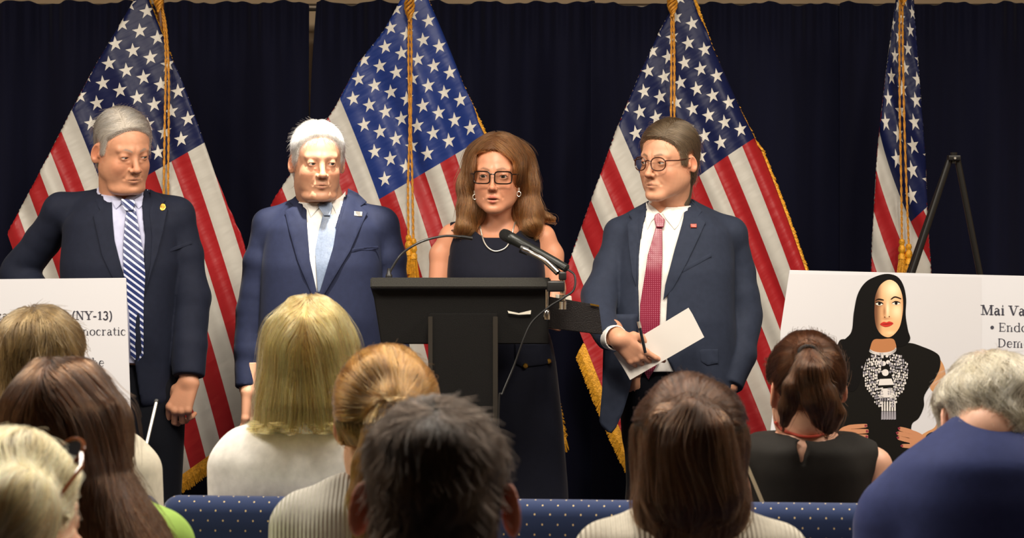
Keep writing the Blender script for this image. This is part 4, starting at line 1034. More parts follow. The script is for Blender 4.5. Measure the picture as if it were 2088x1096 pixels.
    def fd(X):
        t = stack(X, [(z, cx, cy, a*0.95+0.005, b*0.93+0.006) for z, cx, cy, a, b in rows], 2.2, 0.04)
        for a in sh: t = smin(t, chain(X, a, [rr[0]+0.005]*2), 0.035)
        t = smin(t, stack(X, sk[:-3]+sk[-3:], 2.2, 0.02), 0.01)
        t = t+folds(X, 0.0018, 31, (1, 1, 0.35), 26)
        # cut off the arms and the neckline
        for sx, x_ in ((-1, P.pt(916, 470)[0]), (1, P.pt(1102, 470)[0])):
            c = (X[:, 0]-x_)*sx; t = np.where(X[:, 2] > P.pt(0, 520)[2], smax(t, c, 0.003), t)
        xn = np.abs(X[:, 0]-nb[0]); zn = P.pt(0, 484, 0)[2]+0.9*np.maximum(xn-0.035, 0)**1.3*2.2
        zn = np.where(X[:, 1] > nb[1]+0.02, zn+0.03, zn)
        return smax(t, X[:, 2]-zn, 0.003)
    V4, Q4 = surf(fd, P.pt(850, 1255, 0)*A(1, 0, 1)+A(0, -0.2, 0), P.pt(1185, 440, 0)*A(1, 0, 1)+A(0, 0.22, 0), 0.0042)
    D_ = mesh_obj('dress', V4, Q4, dress, body); bd = bvh_of(D_)
    applique('pocket_flap', D_, bd, P.o2([(1050, 700), (1122, 704), (1127, 740), (1110, 745), (1065, 748), (1052, 742)], -0.1), dress, 0.004, 0.005, 0.01)
    for (bx, by) in ((1071, 741), (1118, 734)):
        b = P.pt(bx, by, 0); h = bd.ray_cast(Vector((b[0], -1, b[2])), Vector((0, 1, 0))); y = h[0].y if h[0] else -0.12
        MB().lathe([(0.002, 0.004), (0.006, 0.0035), (0.008, 0.001), (0.008, -0.003)], (b[0], y-0.008, b[2]), 20, Matrix.Rotation(math.radians(90), 3, 'X')).build('button', GOLDM, D_)
    shoes(body, P, [(lg[0][-1][0], 0.0), (lg[1][-1][0], 0.0)])
    # necklace
    bb = bvh_of([body, D_]); path = []
    for (x_, y_) in spline([(972, 440), (978, 455), (982, 475), (988, 493), (997, 505), (1009, 511), (1022, 509), (1033, 502), (1042, 486), (1047, 465), (1052, 445)], 8):
        b = P.pt(x_, y_, 0); h = bb.ray_cast(Vector((b[0], -1, b[2])), Vector((0, 1, 0))); path.append((b[0], (h[0].y if h[0] else 0)-0.004, b[2]))
    MB().tube(path, 0.0021, 8).build('necklace', SILV, body)
    # glasses
    glasses(body, C, R, hs, 'square', mat('tortoise_dark', '#1c0f0a', 0.2, coat=0.5), p)
    # earrings
    for sx, (ex, ey) in ((1, (1058, 391)), (-1, (968, 397))):
        e = P.pt(ex, ey, -0.055); m = MB()
        m.tube([(e[0]+0.0055*math.cos(t), e[1], e[2]-0.006+0.007*math.sin(t)) for t in np.linspace(0, 2*math.pi, 24)], 0.0014, 8)
        m.tube([(e[0], e[1], e[2]+0.003), (e[0], e[1], e[2]+0.012)], 0.0028, 8)
        m.build('earring', SILV, body)
    # hair: a long layered volume
    def hv(X):
        q = (X-C) @ R/hs
        d = skull(q, p)-0.014
        d = smin(d, ell(q, (0.008, 0.02, 0.034), (0.084, 0.103, 0.085)), 0.02)
        L = chain(X, P.pts([(972, 320, 0.02), (962, 380, 0.01), (960, 430, 0.0), (952, 462, -0.02)]), [0.030, 0.035, 0.036, 0.026], 0.02)
        Rr = chain(X, P.pts([(1064, 320, 0.03), (1070, 380, 0.02), (1078, 430, 0.01), (1082, 458, -0.01)]), [0.032, 0.034, 0.036, 0.030], 0.02)
        Bk = chain(X, P.pts([(1015, 330, 0.08), (1015, 400, 0.09), (1015, 450, 0.10)]), [0.08, 0.085, 0.08], 0.02)
        Rf = cone(X, P.pt(1100, 440, 0.03), P.pt(1128, 445, 0.03), 0.016, 0.005); Lf = cone(X, P.pt(945, 465, -0.02), P.pt(930, 472, -0.01), 0.018, 0.006)
        d = smin(d, smin(L, Rr, 0.01), 0.035); d = smin(d, Bk, 0.04); d = smin(d, smin(Rf, Lf, 0.001), 0.02)
        # open the face
        face = np.maximum(np.abs(q[:, 0]-0.002)-(0.058+0.010*smooth01((0.05-q[:, 2])/0.1)), q[:, 1]+0.028)
        face = np.maximum(face, q[:, 2]-(0.078-9*(np.maximum(np.abs(q[:, 0]+0.012)-0.018, 0))**1.9))
        d = smax(d, -face, 0.014)
        nk = chain(X, P.pts([(1014, 400, -0.08), (1014, 520, -0.08)]), [0.052, 0.036]); d = smax(d, -nk, 0.012)
        return d+0.0022*noise3(X*A(1, 1, 0.25), 4, 110)
    H, HQ = surf(hv, P.pt(915, 490, 0)*A(1, 0, 1)+A(0, -0.16, 0), P.pt(1145, 255, 0)*A(1, 0, 1)+A(0, 0.2, 0), 0.0034)
    hb = mesh_obj('hair', H, HQ, mat('auburn_base', (0.10, 0.042, 0.016), 0.6, spec=0.3, bump=(200, 0.4)), body)
    def comb(X, g):
        q = (X-C) @ R/hs; up = smooth01((q[:, 2]-0.03)/0.08); sx = np.where(q[:, 0] > -0.005, 1.0, -1.0)
        zz = P.pt(0, 440)[2]; cur = smooth01((zz-X[:, 2])/0.04)
        return np.stack([sx*up*1.0+0.5*cur*sx+0.12*np.sin(X[:, 2]*60), 0.25*up+0*up, -1.0+0*up], 1)
    qh = (H-C) @ R/hs
    sel = np.where((H[:, 2] > P.pt(0, 475)[2]))[0]
    strands('hair_strands', hb, hv, comb, H, sel, 15000, 0.11, 0, hairmat('auburn_hair', '#85522c', rough=0.25), rad=0.00045, lift=0.005, wav=0.22, wfreq=45, k=12, seed=12, stray=0.03,
            tintf=lambda X: 0.55*smooth01((P.pt(0, 400)[2]-X[:, 2])/0.08)-0.12)
    return body
def glasses(parent, C, R, hs, kind, m, p):
    g = MB(); T = lambda x, y, z: tuple(C+R @ (A(x, y, z)*hs))
    w2 = 0.026 if kind == 'square' else 0.0235; h2 = 0.019 if kind == 'square' else 0.0205; lens = MB()
    for sx in (-1, 1):
        ring = []; n = 40
        for k in range(n+1):
            t = 2*math.pi*k/n; e = 0.45 if kind == 'square' else 0.85
            cx_ = abs(math.cos(t))**e*math.copysign(1, math.cos(t)); sz_ = abs(math.sin(t))**e*math.copysign(1, math.sin(t))
            x = sx*0.0335+w2*cx_; z = -0.004+h2*sz_
            y = -0.101-0.02*(1-((x/0.075)**2))
            ring.append((x, y+0.012, z))
        g.tube([T(*q) for q in ring], 0.0017 if kind != 'square' else 0.0021, 8, False)
        b = len(lens.v); cen = np.mean(ring[:-1], 0); lens.v += [T(*cen)]+[T(*q) for q in ring[:-1]]; lens.f += [(b, b+1+k, b+1+(k+1) % n) for k in range(n)]
        xo = sx*(0.0335+w2); hx = sx*0.079*p['w']
        g.tube([T(xo, -0.100, 0.006), T(xo+sx*0.006, -0.094, 0.007), T(hx, -0.06, 0.006), T(hx+sx*0.002, 0.005, 0.010), T(hx, 0.03, -0.010)], 0.0019, 8)
    g.tube([T(x, -0.109-0.002*(1-abs(x)/0.01), 0.004+0.003*(1-(x/0.01)**2)) for x in np.linspace(-0.009, 0.009, 7)], 0.0018, 8)
    G = g.build('glasses', m, parent)
    gl = bpy.data.materials.get('lens_glass') or None
    if gl is None:
        gl = bpy.data.materials.new('lens_glass'); gl.use_nodes = True; nt = gl.node_tree; nt.nodes.remove(nt.nodes['Principled BSDF'])
        t = nt.nodes.new('ShaderNodeBsdfTransparent'); t.inputs[0].default_value = (0.93, 0.93, 0.92, 1); gg = nt.nodes.new('ShaderNodeBsdfGlossy'); gg.inputs['Roughness'].default_value = 0.02
        mx = nt.nodes.new('ShaderNodeMixShader'); mx.inputs[0].default_value = 0.07; nt.links.new(t.outputs[0], mx.inputs[1]); nt.links.new(gg.outputs[0], mx.inputs[2]); nt.links.new(mx.outputs[0], nt.nodes['Material Output'].inputs[0])
    lens.build('lens', gl, G)
    return G
BW = speaker()
glasses(B3, C3, R3, 0.91, 'round', mat('tortoise_brown', '#3a1a10', 0.2, coat=0.5), fp3)

# ------------------------------------------------------------------ seated audience, seen from behind
def seated(D, px0, label, K):
    """K: head (px,py,dy), hs, rot, hair(...), torso rows, arms; all listed in picture units at distance D"""
    P = Per(px0, D); s = P.s; C = P.pt(*K['head']); R = rot(*K['rot']); p = dict(DEF); p.update(K.get('face', {})); hs = K.get('hs', 0.92)
    nb = P.pt(*K['neckbase']); nt_ = C+R @ A(0, 0.03, -0.075)*hs; skin = K.get('skin', SKIN['fair'])
    fh = lambda X: smin(head_sdf((X-C) @ R/hs, p)*hs, chain(X, [nt_, nb], [p['neck'], p['neck']+0.006]), 0.03)
    HV, HQ = surf(fh, np.minimum(C-0.15, nb-0.09), np.maximum(C+0.15, nb+0.09), 0.0032)
    pieces = [(HV, HQ, head_col((HV-C) @ R/hs, p, skin, browc=K.get('brow', (0.1, 0.07, 0.05)), seed=int(px0)))]
    rows = P.rows(K['torso'])
    zb = 0.46
    z0, cx0, cy0, a0, b0 = rows[0]
    rows = [(zb, cx0, cy0+0.02, a0*0.98, max(b0, 0.12))]+rows
    arms = K['arms']; ap = [P.pts(a) for a in arms]; ar = [P.r(a) for a in arms]
    sh = [P.pts(a) for a in K['shoulders']]; shr = [P.r(a) for a in K['shoulders']]
    def ftor(X, g=0.0):
        d = stack(X, [(z, cx, cy, a+g, b+g) for z, cx, cy, a, b in rows], 2.3, 0.04)
        for a, r in zip(sh, shr): d = smin(d, chain(X, a, [q+g for q in r]), 0.045)
        return d
    hip = A(cx0, cy0+0.06, 0.59)
    legs_ = [[hip+A(sx*0.09, 0.0, 0.0), hip+A(sx*0.11, 0.42, 0.0), hip+A(sx*0.12, 0.44, -0.52), hip+A(sx*0.12, 0.56, -0.55)] for sx in (-1, 1)]
    def flegs(X, g=0.0):
        d = None
        for l in legs_: e = chain(X, l, [0.085+g, 0.065+g, 0.05+g, 0.035+g], 0.02); d = e if d is None else smin(d, e, 0.03)
        return d
    def fb(X):
        d = smin(ftor(X, -0.022), flegs(X, -0.015), 0.04)
        for a, r in zip(ap, ar): d = smin(d, chain(X, a, [q*(1.0 if K.get('bare') else 0.75) for q in r]), 0.025)
        return smin(d, chain(X, [nt_, nb], [p['neck'], p['neck']+0.006]), 0.03)
    allp = np.concatenate(ap+sh+legs_)
    lo_ = allp.min(0)-0.14; hi_ = allp.max(0)+0.12; hi_[2] = nb[2]+0.02
    fbc = lambda X: smax(fb(X), X[:, 2]-(nb[2]+0.0), 0.002)
    bh = 0.0055 if K.get('bare') else 0.011
    BV, BQ = surf(fbc, lo_, hi_, bh); pieces.append((BV, BQ, flatcol(BV, skin)))
    for h, (a, r) in enumerate(zip(ap, ar)):
        f, l_, h_ = hand_parts(a[-1], rot(85, 0, 0), -1 if h == 0 else 1, ((30, 30, 20),)*4, sc_=0.9)
        V3, Q3 = surf(f, l_, h_, 0.0035); pieces.append((V3, Q3, flatcol(V3, skin)))
    body = make_body(P, 'person', label, skin, pieces, skinmat('aud%d' % px0, skin), group=None)
    fold = K.get('fold', 0.003)
    def ftop(X):
        d = ftor(X, 0.0)
        if K['sleeves']:
            for i, (a, r) in enumerate(zip(ap, ar)):
                e = chain(X, a, r, 0.01); ax = (a[-1]-a[-2])/np.linalg.norm(a[-1]-a[-2])
                e = smax(e, (X-a[-1]) @ ax-0.0, 0.006); d = smin(d, e, 0.022)
        d = d+folds(X, fold, 13, K.get('fdir', (1, 1, 0.6)), K.get('ffreq', 18))
        if 'cut' in K: d = K['cut'](P, X, d, nb)
        if not K.get('nocut'): d = smax(d, -(chain(X, [nb-A(0, 0, 0.06), nt_], [p['neck']+0.004+K.get('open', 0.004)]*2)), 0.004)
        return smax(d, 0.50-X[:, 2], 0.01)
    TV, TQ = surf(ftop, (lo_[0], lo_[1], 0.48), (hi_[0], allp[:, 1].max()*0+max(0.2, max(a[:, 1].max() for a in [np.array(x) for x in ap])+0.08), nb[2]+0.14), K.get('res', 0.0055))
    top = mesh_obj(K['topname'], TV, TQ, K['topmat'], body)
    if K.get('collar'):
        c = K['collar']
        def fc(X):
            band = chain(X, [nb-A(0, 0, 0.05), nt_], [c['r']+0.008, c['r']+0.0])
            t = np.clip((X[:, 1]-(nb[1]-0.06))/0.12, 0, 1)
            band = smax(band, X[:, 2]-(nb[2]+c['back']+(c['front']-c['back'])*t), 0.004)
            return smax(band, -chain(X, [nb-A(0, 0, 0.02), nt_+A(0, 0, 0.03)], [c['r']-0.006]*2), 0.003)
        V5, Q5 = surf(fc, nb-A(0.11, 0.11, 0.05), nb+A(0.11, 0.11, 0.12), 0.004); mesh_obj('collar', V5, Q5, K['topmat'], top)
    V6, Q6 = surf(lambda X: smax(smax(flegs(X, 0.004), -0.0-X[:, 2]+0.05, 0.01), X[:, 2]-0.64, 0.01), np.concatenate(legs_).min(0)-0.12, np.concatenate(legs_).max(0)+0.12, 0.012)
    mesh_obj('trousers', V6, Q6, DARKT, body)
    shoes(body, P, [(l[2][0], l[2][1]+0.06) for l in legs_], toe=1)
    return P, body, C, R, p, hs, nb, nt_, top
def hair_obj(body, hv, lo, hi, base, res=0.004, name='hair'):
    H, HQ = surf(hv, lo, hi, res)
    return H, mesh_obj(name, H, HQ, mat('hairbase_%d_%d' % (int(base[0]*1000), int(base[1]*1000)), base, 0.6, spec=0.25, bump=(160, 0.4)), body)
def B_(P, x0, y1, x1, y0, d0=-0.25, d1=0.25): return P.pt(x0, y1, 0)*A(1, 0, 1)+A(0, d0, 0), P.pt(x1, y0, 0)*A(1, 0, 1)+A(0, d1, 0)
SPREAD = ('rows',)
def arm_pair(xl, xr, y, r, reach=0.30, drop=150, w=10, dy=0.0):
    return [[(xl, y, dy, r), (xl-w, y+drop, dy-0.01, r*0.92), (xl+20, y+drop*1.5, dy+reach*0.6, r*0.75), (xl+30, y+drop*1.5, dy+reach, r*0.55)],
            [(xr, y, dy, r), (xr+w, y+drop, dy-0.01, r*0.92), (xr-20, y+drop*1.5, dy+reach*0.6, r*0.75), (xr-30, y+drop*1.5, dy+reach, r*0.55)]]
BACK = 180

# 1 blonde woman in the white blazer (front row)
P, b, C, R, p, hs, nb, nt_, top = seated(4.45, 636, 'woman with straight blonde hair in a white blazer, in front of the grey-tied man', dict(
    head=(630, 738, 0.0), rot=(0, 0, BACK-4), hs=0.93, neckbase=(636, 850, 0.0), face=dict(w=0.97, neck=0.05),
    torso=[(862, 560, 712, 0.08, 0.0), (885, 500, 778, 0.105, 0.0), (930, 452, 812, 0.12, 0.01), (1010, 440, 828, 0.125, 0.02), (1100, 440, 828, 0.125, 0.02)],
    shoulders=[[(598, 882, 0.0, 40), (500, 916, 0.0, 42)], [(674, 882, 0.0, 40), (774, 916, 0.0, 42)]],
    arms=arm_pair(480, 795, 955, 52), sleeves=True, topname='blazer', topmat=cloth('white_blazer', (0.86, 0.84, 0.79), 0.7, 0.05), fold=0.007, fdir=(0.5, 1, 1.4),
    collar=dict(r=0.068, back=0.028, front=-0.03)))
def hv(X):
    q = (X-C) @ R/hs; d = skull(q, p)-0.016
    e = stack(X, P.rows([(612, 600, 665, 0.05, 0.0), (640, 575, 695, 0.09, 0.0), (690, 556, 716, 0.105, 0.0), (760, 536, 730, 0.105, -0.01), (820, 526, 730, 0.09, -0.03), (846, 526, 724, 0.07, -0.04)]), 2.2, 0.02)
    d = smin(d, e, 0.02); face = np.maximum(np.abs(q[:, 0])-0.056, q[:, 1]+0.035); face = np.maximum(face, q[:, 2]-0.07); d = smax(d, -face, 0.012)
    return d+0.003*noise3(X*A(1, 1, 0.12), 14, 120)
H, hb = hair_obj(b, hv, *B_(P, 500, 865, 760, 590, -0.2, 0.2), (0.22, 0.13, 0.055))
def comb(X, g):
    q = (X-C) @ R/hs; up = smooth01((q[:, 2]-0.03)/0.07); sx = np.clip((X[:, 0]-C[0]-0.0)/0.02, -1, 1)
    return np.stack([sx*up*0.9+sx*0.12, -0.3*up, -1.0+0*up], 1)
strands('hair_strands', hb, hv, comb, H, np.where(H[:, 1] < 0.13)[0], 17000, 0.16, 0, hairmat('golden_blonde', '#e0a255', rough=0.25), rad=0.00045, lift=0.008, wav=0.10, wfreq=35, k=16, seed=5, stray=0.05, free=(P.pt(0, 826)[2], P.pt(0, 862)[2], 0.010))

# 2 man with short grey-brown hair in the cream jacket (front row, left)
P, b, C, R, p, hs, nb, nt_, top = seated(4.45, 88, 'man with short grey-brown hair and cream jacket in front of the left board', dict(
    head=(88, 752, 0.0), rot=(4, 0, BACK-22), hs=0.92, neckbase=(86, 850, -0.02), face=dict(w=0.98, ear=1.1, earx=0.006), skin=(0.66, 0.34, 0.22),
    torso=[(862, 20, 160, 0.09, 0.0), (885, -40, 215, 0.11, 0.0), (930, -110, 270, 0.13, 0.01), (1010, -130, 300, 0.135, 0.02), (1100, -130, 300, 0.135, 0.02)],
    shoulders=[[(50, 890, 0.0, 46), (-70, 920, 0.0, 52)], [(125, 890, 0.0, 46), (250, 925, 0.0, 50)]],
    arms=arm_pair(-80, 275, 960, 60), sleeves=True, topname='jacket', topmat=cloth('cream_linen', (0.62, 0.57, 0.46), 0.8, 0.05), fold=0.005, collar=dict(r=0.070, back=0.032, front=-0.02)))
HLB = [(-0.12, 0.075), (-0.088, 0.072), (-0.070, 0.064), (-0.052, 0.045), (-0.038, 0.026), (-0.028, -0.015), (-0.012, -0.018), (-0.006, 0.018), (0.024, 0.026), (0.036, 0.0), (0.046, -0.06), (0.060, -0.085), (0.12, -0.092)]
def crop_hair(P, b, C, R, p, hs, line, th, topx, L, base, m, comb, n, rad=0.00045, lift=0.004, out=0.003, wav=0.2, seed=1, noise=0.0, stray=0.03, extra=None):
    f0 = xf(short_hair(p, line, th, topx, extra, 0.02), C, R, hs)
    f = (lambda X: f0(X)+noise*noise3(X, seed+40, 75)) if noise else f0
    V, Q = surf(f, C-A(0.14, 0.15, 0.14), C+A(0.14, 0.15, 0.17), 0.0035); q = (V-C) @ R/hs
    hb = mesh_obj('hair', V, Q, mat('hb_%d' % seed, base, 0.7, spec=0.2, bump=(180, 0.5)), b)
    strands('hair_strands', hb, f, xfcomb(comb, C, R, hs), V, np.where(q[:, 2] > hairline(q, line)-0.001)[0], n, L, 0, m, rad=rad, lift=lift, out0=out, seed=seed, wav=wav, stray=stray, k=8)
def crown(cx=0.01, cy=0.055, swirl=0.5):
    """strands leave a crown whorl at the back of the head"""
    def c(q, g):
        v = q-A(cx, cy, 0.105); v[:, 2] *= 0.3; v /= (np.linalg.norm(v, axis=1, keepdims=True)+1e-6)
        t = np.cross(v, A(0, 0, 1)); near = np.exp(-((q[:, 0]-cx)**2+(q[:, 1]-cy)**2)/0.0018)*(q[:, 2] > 0.03)
        d = v+t*swirl*near[:, None]+A(0, 0, -0.5)*(1-near)[:, None]; return d
    return c
crop_hair(P, b, C, R, p, hs, HLB, 0.010, 0.006, 0.030, (0.08, 0.055, 0.032), hairmat('ash_brown', '#6e5636', rough=0.3), crown(0.0, 0.05), 11000, seed=61, noise=0.002)
glasses(b, C, R, hs, 'round', mat('navy_frame', '#1c2238', 0.25), p)

# 3 woman with the brown ponytail and sleeveless black top (front row, right)
def keyhole(P, X, d, nb):
    k = smin(ell(X, P.pt(1641, 914, -0.12), (0.011, 0.10, 0.013)), ell(X, P.pt(1639, 929, -0.12), (0.006, 0.10, 0.020)), 0.01)
    k2 = (X[:, 0]-P.pt(1788, 950)[0]); k3 = P.pt(1512, 950)[0]-X[:, 0]
    d = smax(d, -k, 0.002); d = np.where(X[:, 2] > P.pt(0, 1100)[2], smax(smax(d, k2, 0.003), k3, 0.003), d)
    zc = P.pt(0, 880, 0)[2]; return smax(d, X[:, 2]-(zc-0.9*np.maximum(np.abs(X[:, 0]-nb[0])-0.075, 0)*0.0), 0.003)
P, b, C, R, p, hs, nb, nt_, top = seated(4.5, 1645, 'woman with brown ponytail and sleeveless black top in front of the right board', dict(
    head=(1642, 788, 0.0), rot=(-8, 3, BACK+12), hs=0.90, neckbase=(1640, 880, 0.0), face=dict(w=0.95, neck=0.047, ear=1.05), skin=(0.66, 0.36, 0.24),
    torso=[(885, 1560, 1722, 0.08, 0.0), (905, 1530, 1760, 0.10, 0.0), (950, 1515, 1780, 0.115, 0.01), (1030, 1520, 1772, 0.12, 0.02), (1120, 1520, 1775, 0.12, 0.02)],
    shoulders=[[(1606, 902, 0.0, 34), (1525, 926, 0.0, 32)], [(1676, 902, 0.0, 34), (1765, 928, 0.0, 34)]],
    arms=arm_pair(1520, 1780, 950, 40), sleeves=False, bare=True, topname='sleeveless_top', topmat=cloth('black_crepe', (0.016, 0.014, 0.012), 0.75, 0.03), fold=0.002, cut=keyhole, open=0.010, res=0.004))
def hv(X):
    q = (X-C) @ R/hs; m = smooth01((q[:, 2]-np.interp(q[:, 1], [-0.12, -0.09, -0.05, -0.03, 0.0, 0.03, 0.05, 0.12], [0.075, 0.07, 0.045, 0.0, 0.02, 0.0, -0.045, -0.055]))/0.02+0.3)
    d = head_base(q, p)-0.014*m+0.005
    tail = chain(X, P.pts([(1648, 720, -0.105), (1655, 760, -0.150), (1668, 810, -0.150), (1682, 850, -0.125), (1690, 872, -0.12)]), [0.019, 0.026, 0.029, 0.022, 0.008], 0.01)
    t2 = chain(X, P.pts([(1640, 740, -0.125), (1618, 790, -0.14), (1606, 830, -0.13), (1600, 862, -0.12)]), [0.015, 0.017, 0.013, 0.005], 0.01)
    t3 = chain(X, P.pts([(1690, 800, -0.13), (1706, 840, -0.125), (1700, 862, -0.12)]), [0.012, 0.011, 0.005], 0.01)
    d = smin(d, smin(smin(tail, t2, 0.015), t3, 0.012), 0.010)
    return d+0.0018*noise3(X*A(1, 1, 0.25), 24, 130)
H, hb = hair_obj(b, hv, *B_(P, 1540, 900, 1745, 650, -0.22, 0.15), (0.018, 0.009, 0.006), 0.0036)
tc_ = P.pt(1646, 716, -0.11)
def comb(X, g):
    v = tc_-X; n = np.linalg.norm(v, axis=1, keepdims=True); tail = (X[:, 1] < -0.118) | (X[:, 2] < P.pt(0, 800)[2])
    dn = np.stack([0.25*np.sin(X[:, 2]*28+X[:, 0]*12), 0*X[:, 0], -np.ones(len(X))], 1)
    return np.where(tail[:, None], dn, v/n)
strands('hair_strands', hb, hv, comb, H, np.where(H[:, 1] < 0.13)[0], 15000, 0.085, 0, hairmat('dark_auburn', '#3c2415', rough=0.22), rad=0.00045, lift=0.004, wav=0.12, wfreq=50, k=12, seed=25, stray=0.03)
MB().tube([tuple(tc_+A(0.017*math.cos(t), -0.012, 0.011*math.sin(t))) for t in np.linspace(0, 6.283, 24)], 0.004, 8).build('hair_tie', mat('black_elastic', '#120e0e', 0.7), hb)
bt = bvh_of([b]); path = []
for (x_, y_) in spline([(1578, 858), (1590, 872), (1612, 880), (1640, 884), (1668, 880), (1690, 870)], 6):
    q = P.pt(x_, y_, 0); h = bt.ray_cast(Vector((q[0], -1, q[2])), Vector((0, 1, 0))); path.append((q[0], (h[0].y if h[0] and h[0].y < 0.05 else -0.05)-0.004, q[2]))
MB().tube(path, 0.0032, 8).build('lanyard', mat('red_lanyard', '#a03018', 0.6), b)

# 4 balding man in the blue suit (right)
P, b, C, R, p, hs, nb, nt_, top = seated(3.85, 2010, 'balding man with fluffy grey hair and royal blue suit jacket at the right edge', dict(
    head=(2022, 860, 0.06), rot=(20, 0, BACK+8), hs=0.97, neckbase=(2018, 882, -0.02), face=dict(w=1.05, jaw=1.05, fat=0.3, neck=0.054, ear=1.1, earx=0.006), skin=(0.70, 0.40, 0.28),
    nocut=True, torso=[(862, 1955, 2085, 0.075, -0.01), (888, 1915, 2125, 0.10, 0.0), (930, 1850, 2190, 0.13, 0.0), (1010, 1795, 2255, 0.145, 0.01), (1100, 1770, 2280, 0.15, 0.02), (1250, 1770, 2280, 0.15, 0.02)],
    shoulders=[[(1975, 915, 0.0, 58), (1815, 1036, 0.0, 60)], [(2063, 915, 0.0, 58), (2232, 1036, 0.0, 60)]],
    arms=arm_pair(1806, 2240, 1075, 68, drop=170), sleeves=True, topname='suit_jacket', topmat=cloth('royal_blue_wool', (0.026, 0.036, 0.115), 0.75, 0.08), fold=0.004, collar=dict(r=0.078, back=0.050, front=0.0)))
HLBALD = [(-0.12, 0.2), (-0.03, 0.2), (-0.02, 0.045), (-0.012, 0.0), (-0.006, 0.018), (0.022, 0.024), (0.036, 0.0), (0.046, -0.07), (0.060, -0.10), (0.12, -0.105)]
crop_hair(P, b, C, R, p, hs, [(-0.12, 0.075), (-0.09, 0.070), (-0.052, 0.045), (-0.036, 0.02), (-0.028, -0.02), (-0.012, -0.02), (-0.006, 0.018), (0.022, 0.024), (0.036, 0.0), (0.046, -0.12), (0.060, -0.17), (0.12, -0.18)],
          0.019, -0.010, 0.045, (0.24, 0.20, 0.14), hairmat('sandy_grey', '#b8a888', rough=0.3), crown(0.0, 0.03, 0.2), 11000, seed=71, noise=0.003, out=0.004, lift=0.006, wav=0.8,
          extra=lambda q: -0.012*np.exp(-(q[:, 0]**2+(q[:, 1]-0.03)**2)/0.0022)*(q[:, 2] > 0.05)+0.004*smooth01((0.06-q[:, 2])/0.06))

# 5 woman in the grey ribbed sweater (second row)
P, b, C, R, p, hs, nb, nt_, top = seated(3.62, 760, 'woman with light brown ponytail in pale grey ribbed sweater, beside the dark-haired man', dict(
    head=(792, 856, 0.0), rot=(0, 0, BACK-14), hs=0.93, neckbase=(775, 965, 0.0), face=dict(w=0.98, neck=0.048, ear=1.05), skin=(0.68, 0.38, 0.25),
    torso=[(985, 690, 850, 0.08, 0.0), (1010, 640, 890, 0.11, 0.0), (1060, 595, 925, 0.12, 0.01), (1150, 580, 940, 0.125, 0.02), (1250, 580, 940, 0.125, 0.02)],
    shoulders=[[(735, 1014, 0.0, 48), (630, 1050, 0.0, 52)], [(805, 1014, 0.0, 48), (900, 1050, 0.0, 52)]],
    arms=arm_pair(612, 925, 1075, 62, drop=170), sleeves=True, topname='ribbed_sweater', topmat=mat('ribbed_knit_grey', (0.50, 0.48, 0.42), 0.85, weave=(44, 0.9, 'X'), noise=(80, 0.06)), fold=0.002, open=0.0))
def hv(X):
    q = (X-C) @ R/hs; d = skull(q, p)-0.013
    m = smooth01((q[:, 2]-np.interp(q[:, 1], [-0.12, -0.09, -0.05, -0.03, 0.0, 0.03, 0.05, 0.12], [0.075, 0.07, 0.045, 0.0, 0.02, 0.0, -0.05, -0.06]))/0.02+0.3)
    d = head_base(q, p)-0.018*m+0.005
    tail = chain(X, P.pts([(800, 830, -0.10), (786, 890, -0.125), (770, 950, -0.13), (760, 1020, -0.15), (748, 1096, -0.16)]), [0.036, 0.034, 0.036, 0.034, 0.02], 0.01)
    return smin(d, tail, 0.02)+0.002*noise3(X*A(1, 1, 0.2), 34, 110)
H, hb = hair_obj(b, hv, *B_(P, 660, 1110, 930, 680, -0.22, 0.15), (0.07, 0.038, 0.016))
tc5 = P.pt(800, 828, -0.11)
def comb(X, g):
    v = tc5-X; n = np.linalg.norm(v, axis=1, keepdims=True); tail = (X[:, 2] < P.pt(0, 850)[2])
    dn = np.stack([-0.18+0*X[:, 0], 0*X[:, 0], -np.ones(len(X))], 1); return np.where(tail[:, None], dn, v/n)
strands('hair_strands', hb, hv, comb, H, np.where(H[:, 1] < 0.13)[0], 13000, 0.09, 0, hairmat('light_brown', '#7a5228', rough=0.22), rad=0.00045, lift=0.004, wav=0.08, wfreq=40, k=12, seed=35, stray=0.02)

# 6 woman with half-up dark brown hair in the cream ribbed sweater (second row)
P, b, C, R, p, hs, nb, nt_, top = seated(3.55, 1410, 'woman with half-up dark brown hair and cream ribbed sweater, before the man in glasses', dict(
    head=(1408, 926, 0.0), rot=(0, 0, BACK-3), hs=0.93, neckbase=(1405, 1030, 0.0), face=dict(w=0.98, neck=0.048),
    torso=[(1045, 1310, 1505, 0.08, 0.0), (1066, 1240, 1580, 0.11, 0.0), (1100, 1210, 1610, 0.12, 0.01), (1180, 1200, 1620, 0.125, 0.02), (1280, 1200, 1620, 0.125, 0.02)],
    shoulders=[[(1360, 1078, 0.0, 46), (1240, 1112, 0.0, 50)], [(1450, 1078, 0.0, 46), (1580, 1118, 0.0, 50)]],
    arms=arm_pair(1228, 1592, 1135, 60, drop=170), sleeves=True, topname='ribbed_sweater', topmat=mat('ribbed_knit_cream', (0.58, 0.54, 0.44), 0.85, weave=(40, 0.9, 'X'), noise=(80, 0.06)), fold=0.002))
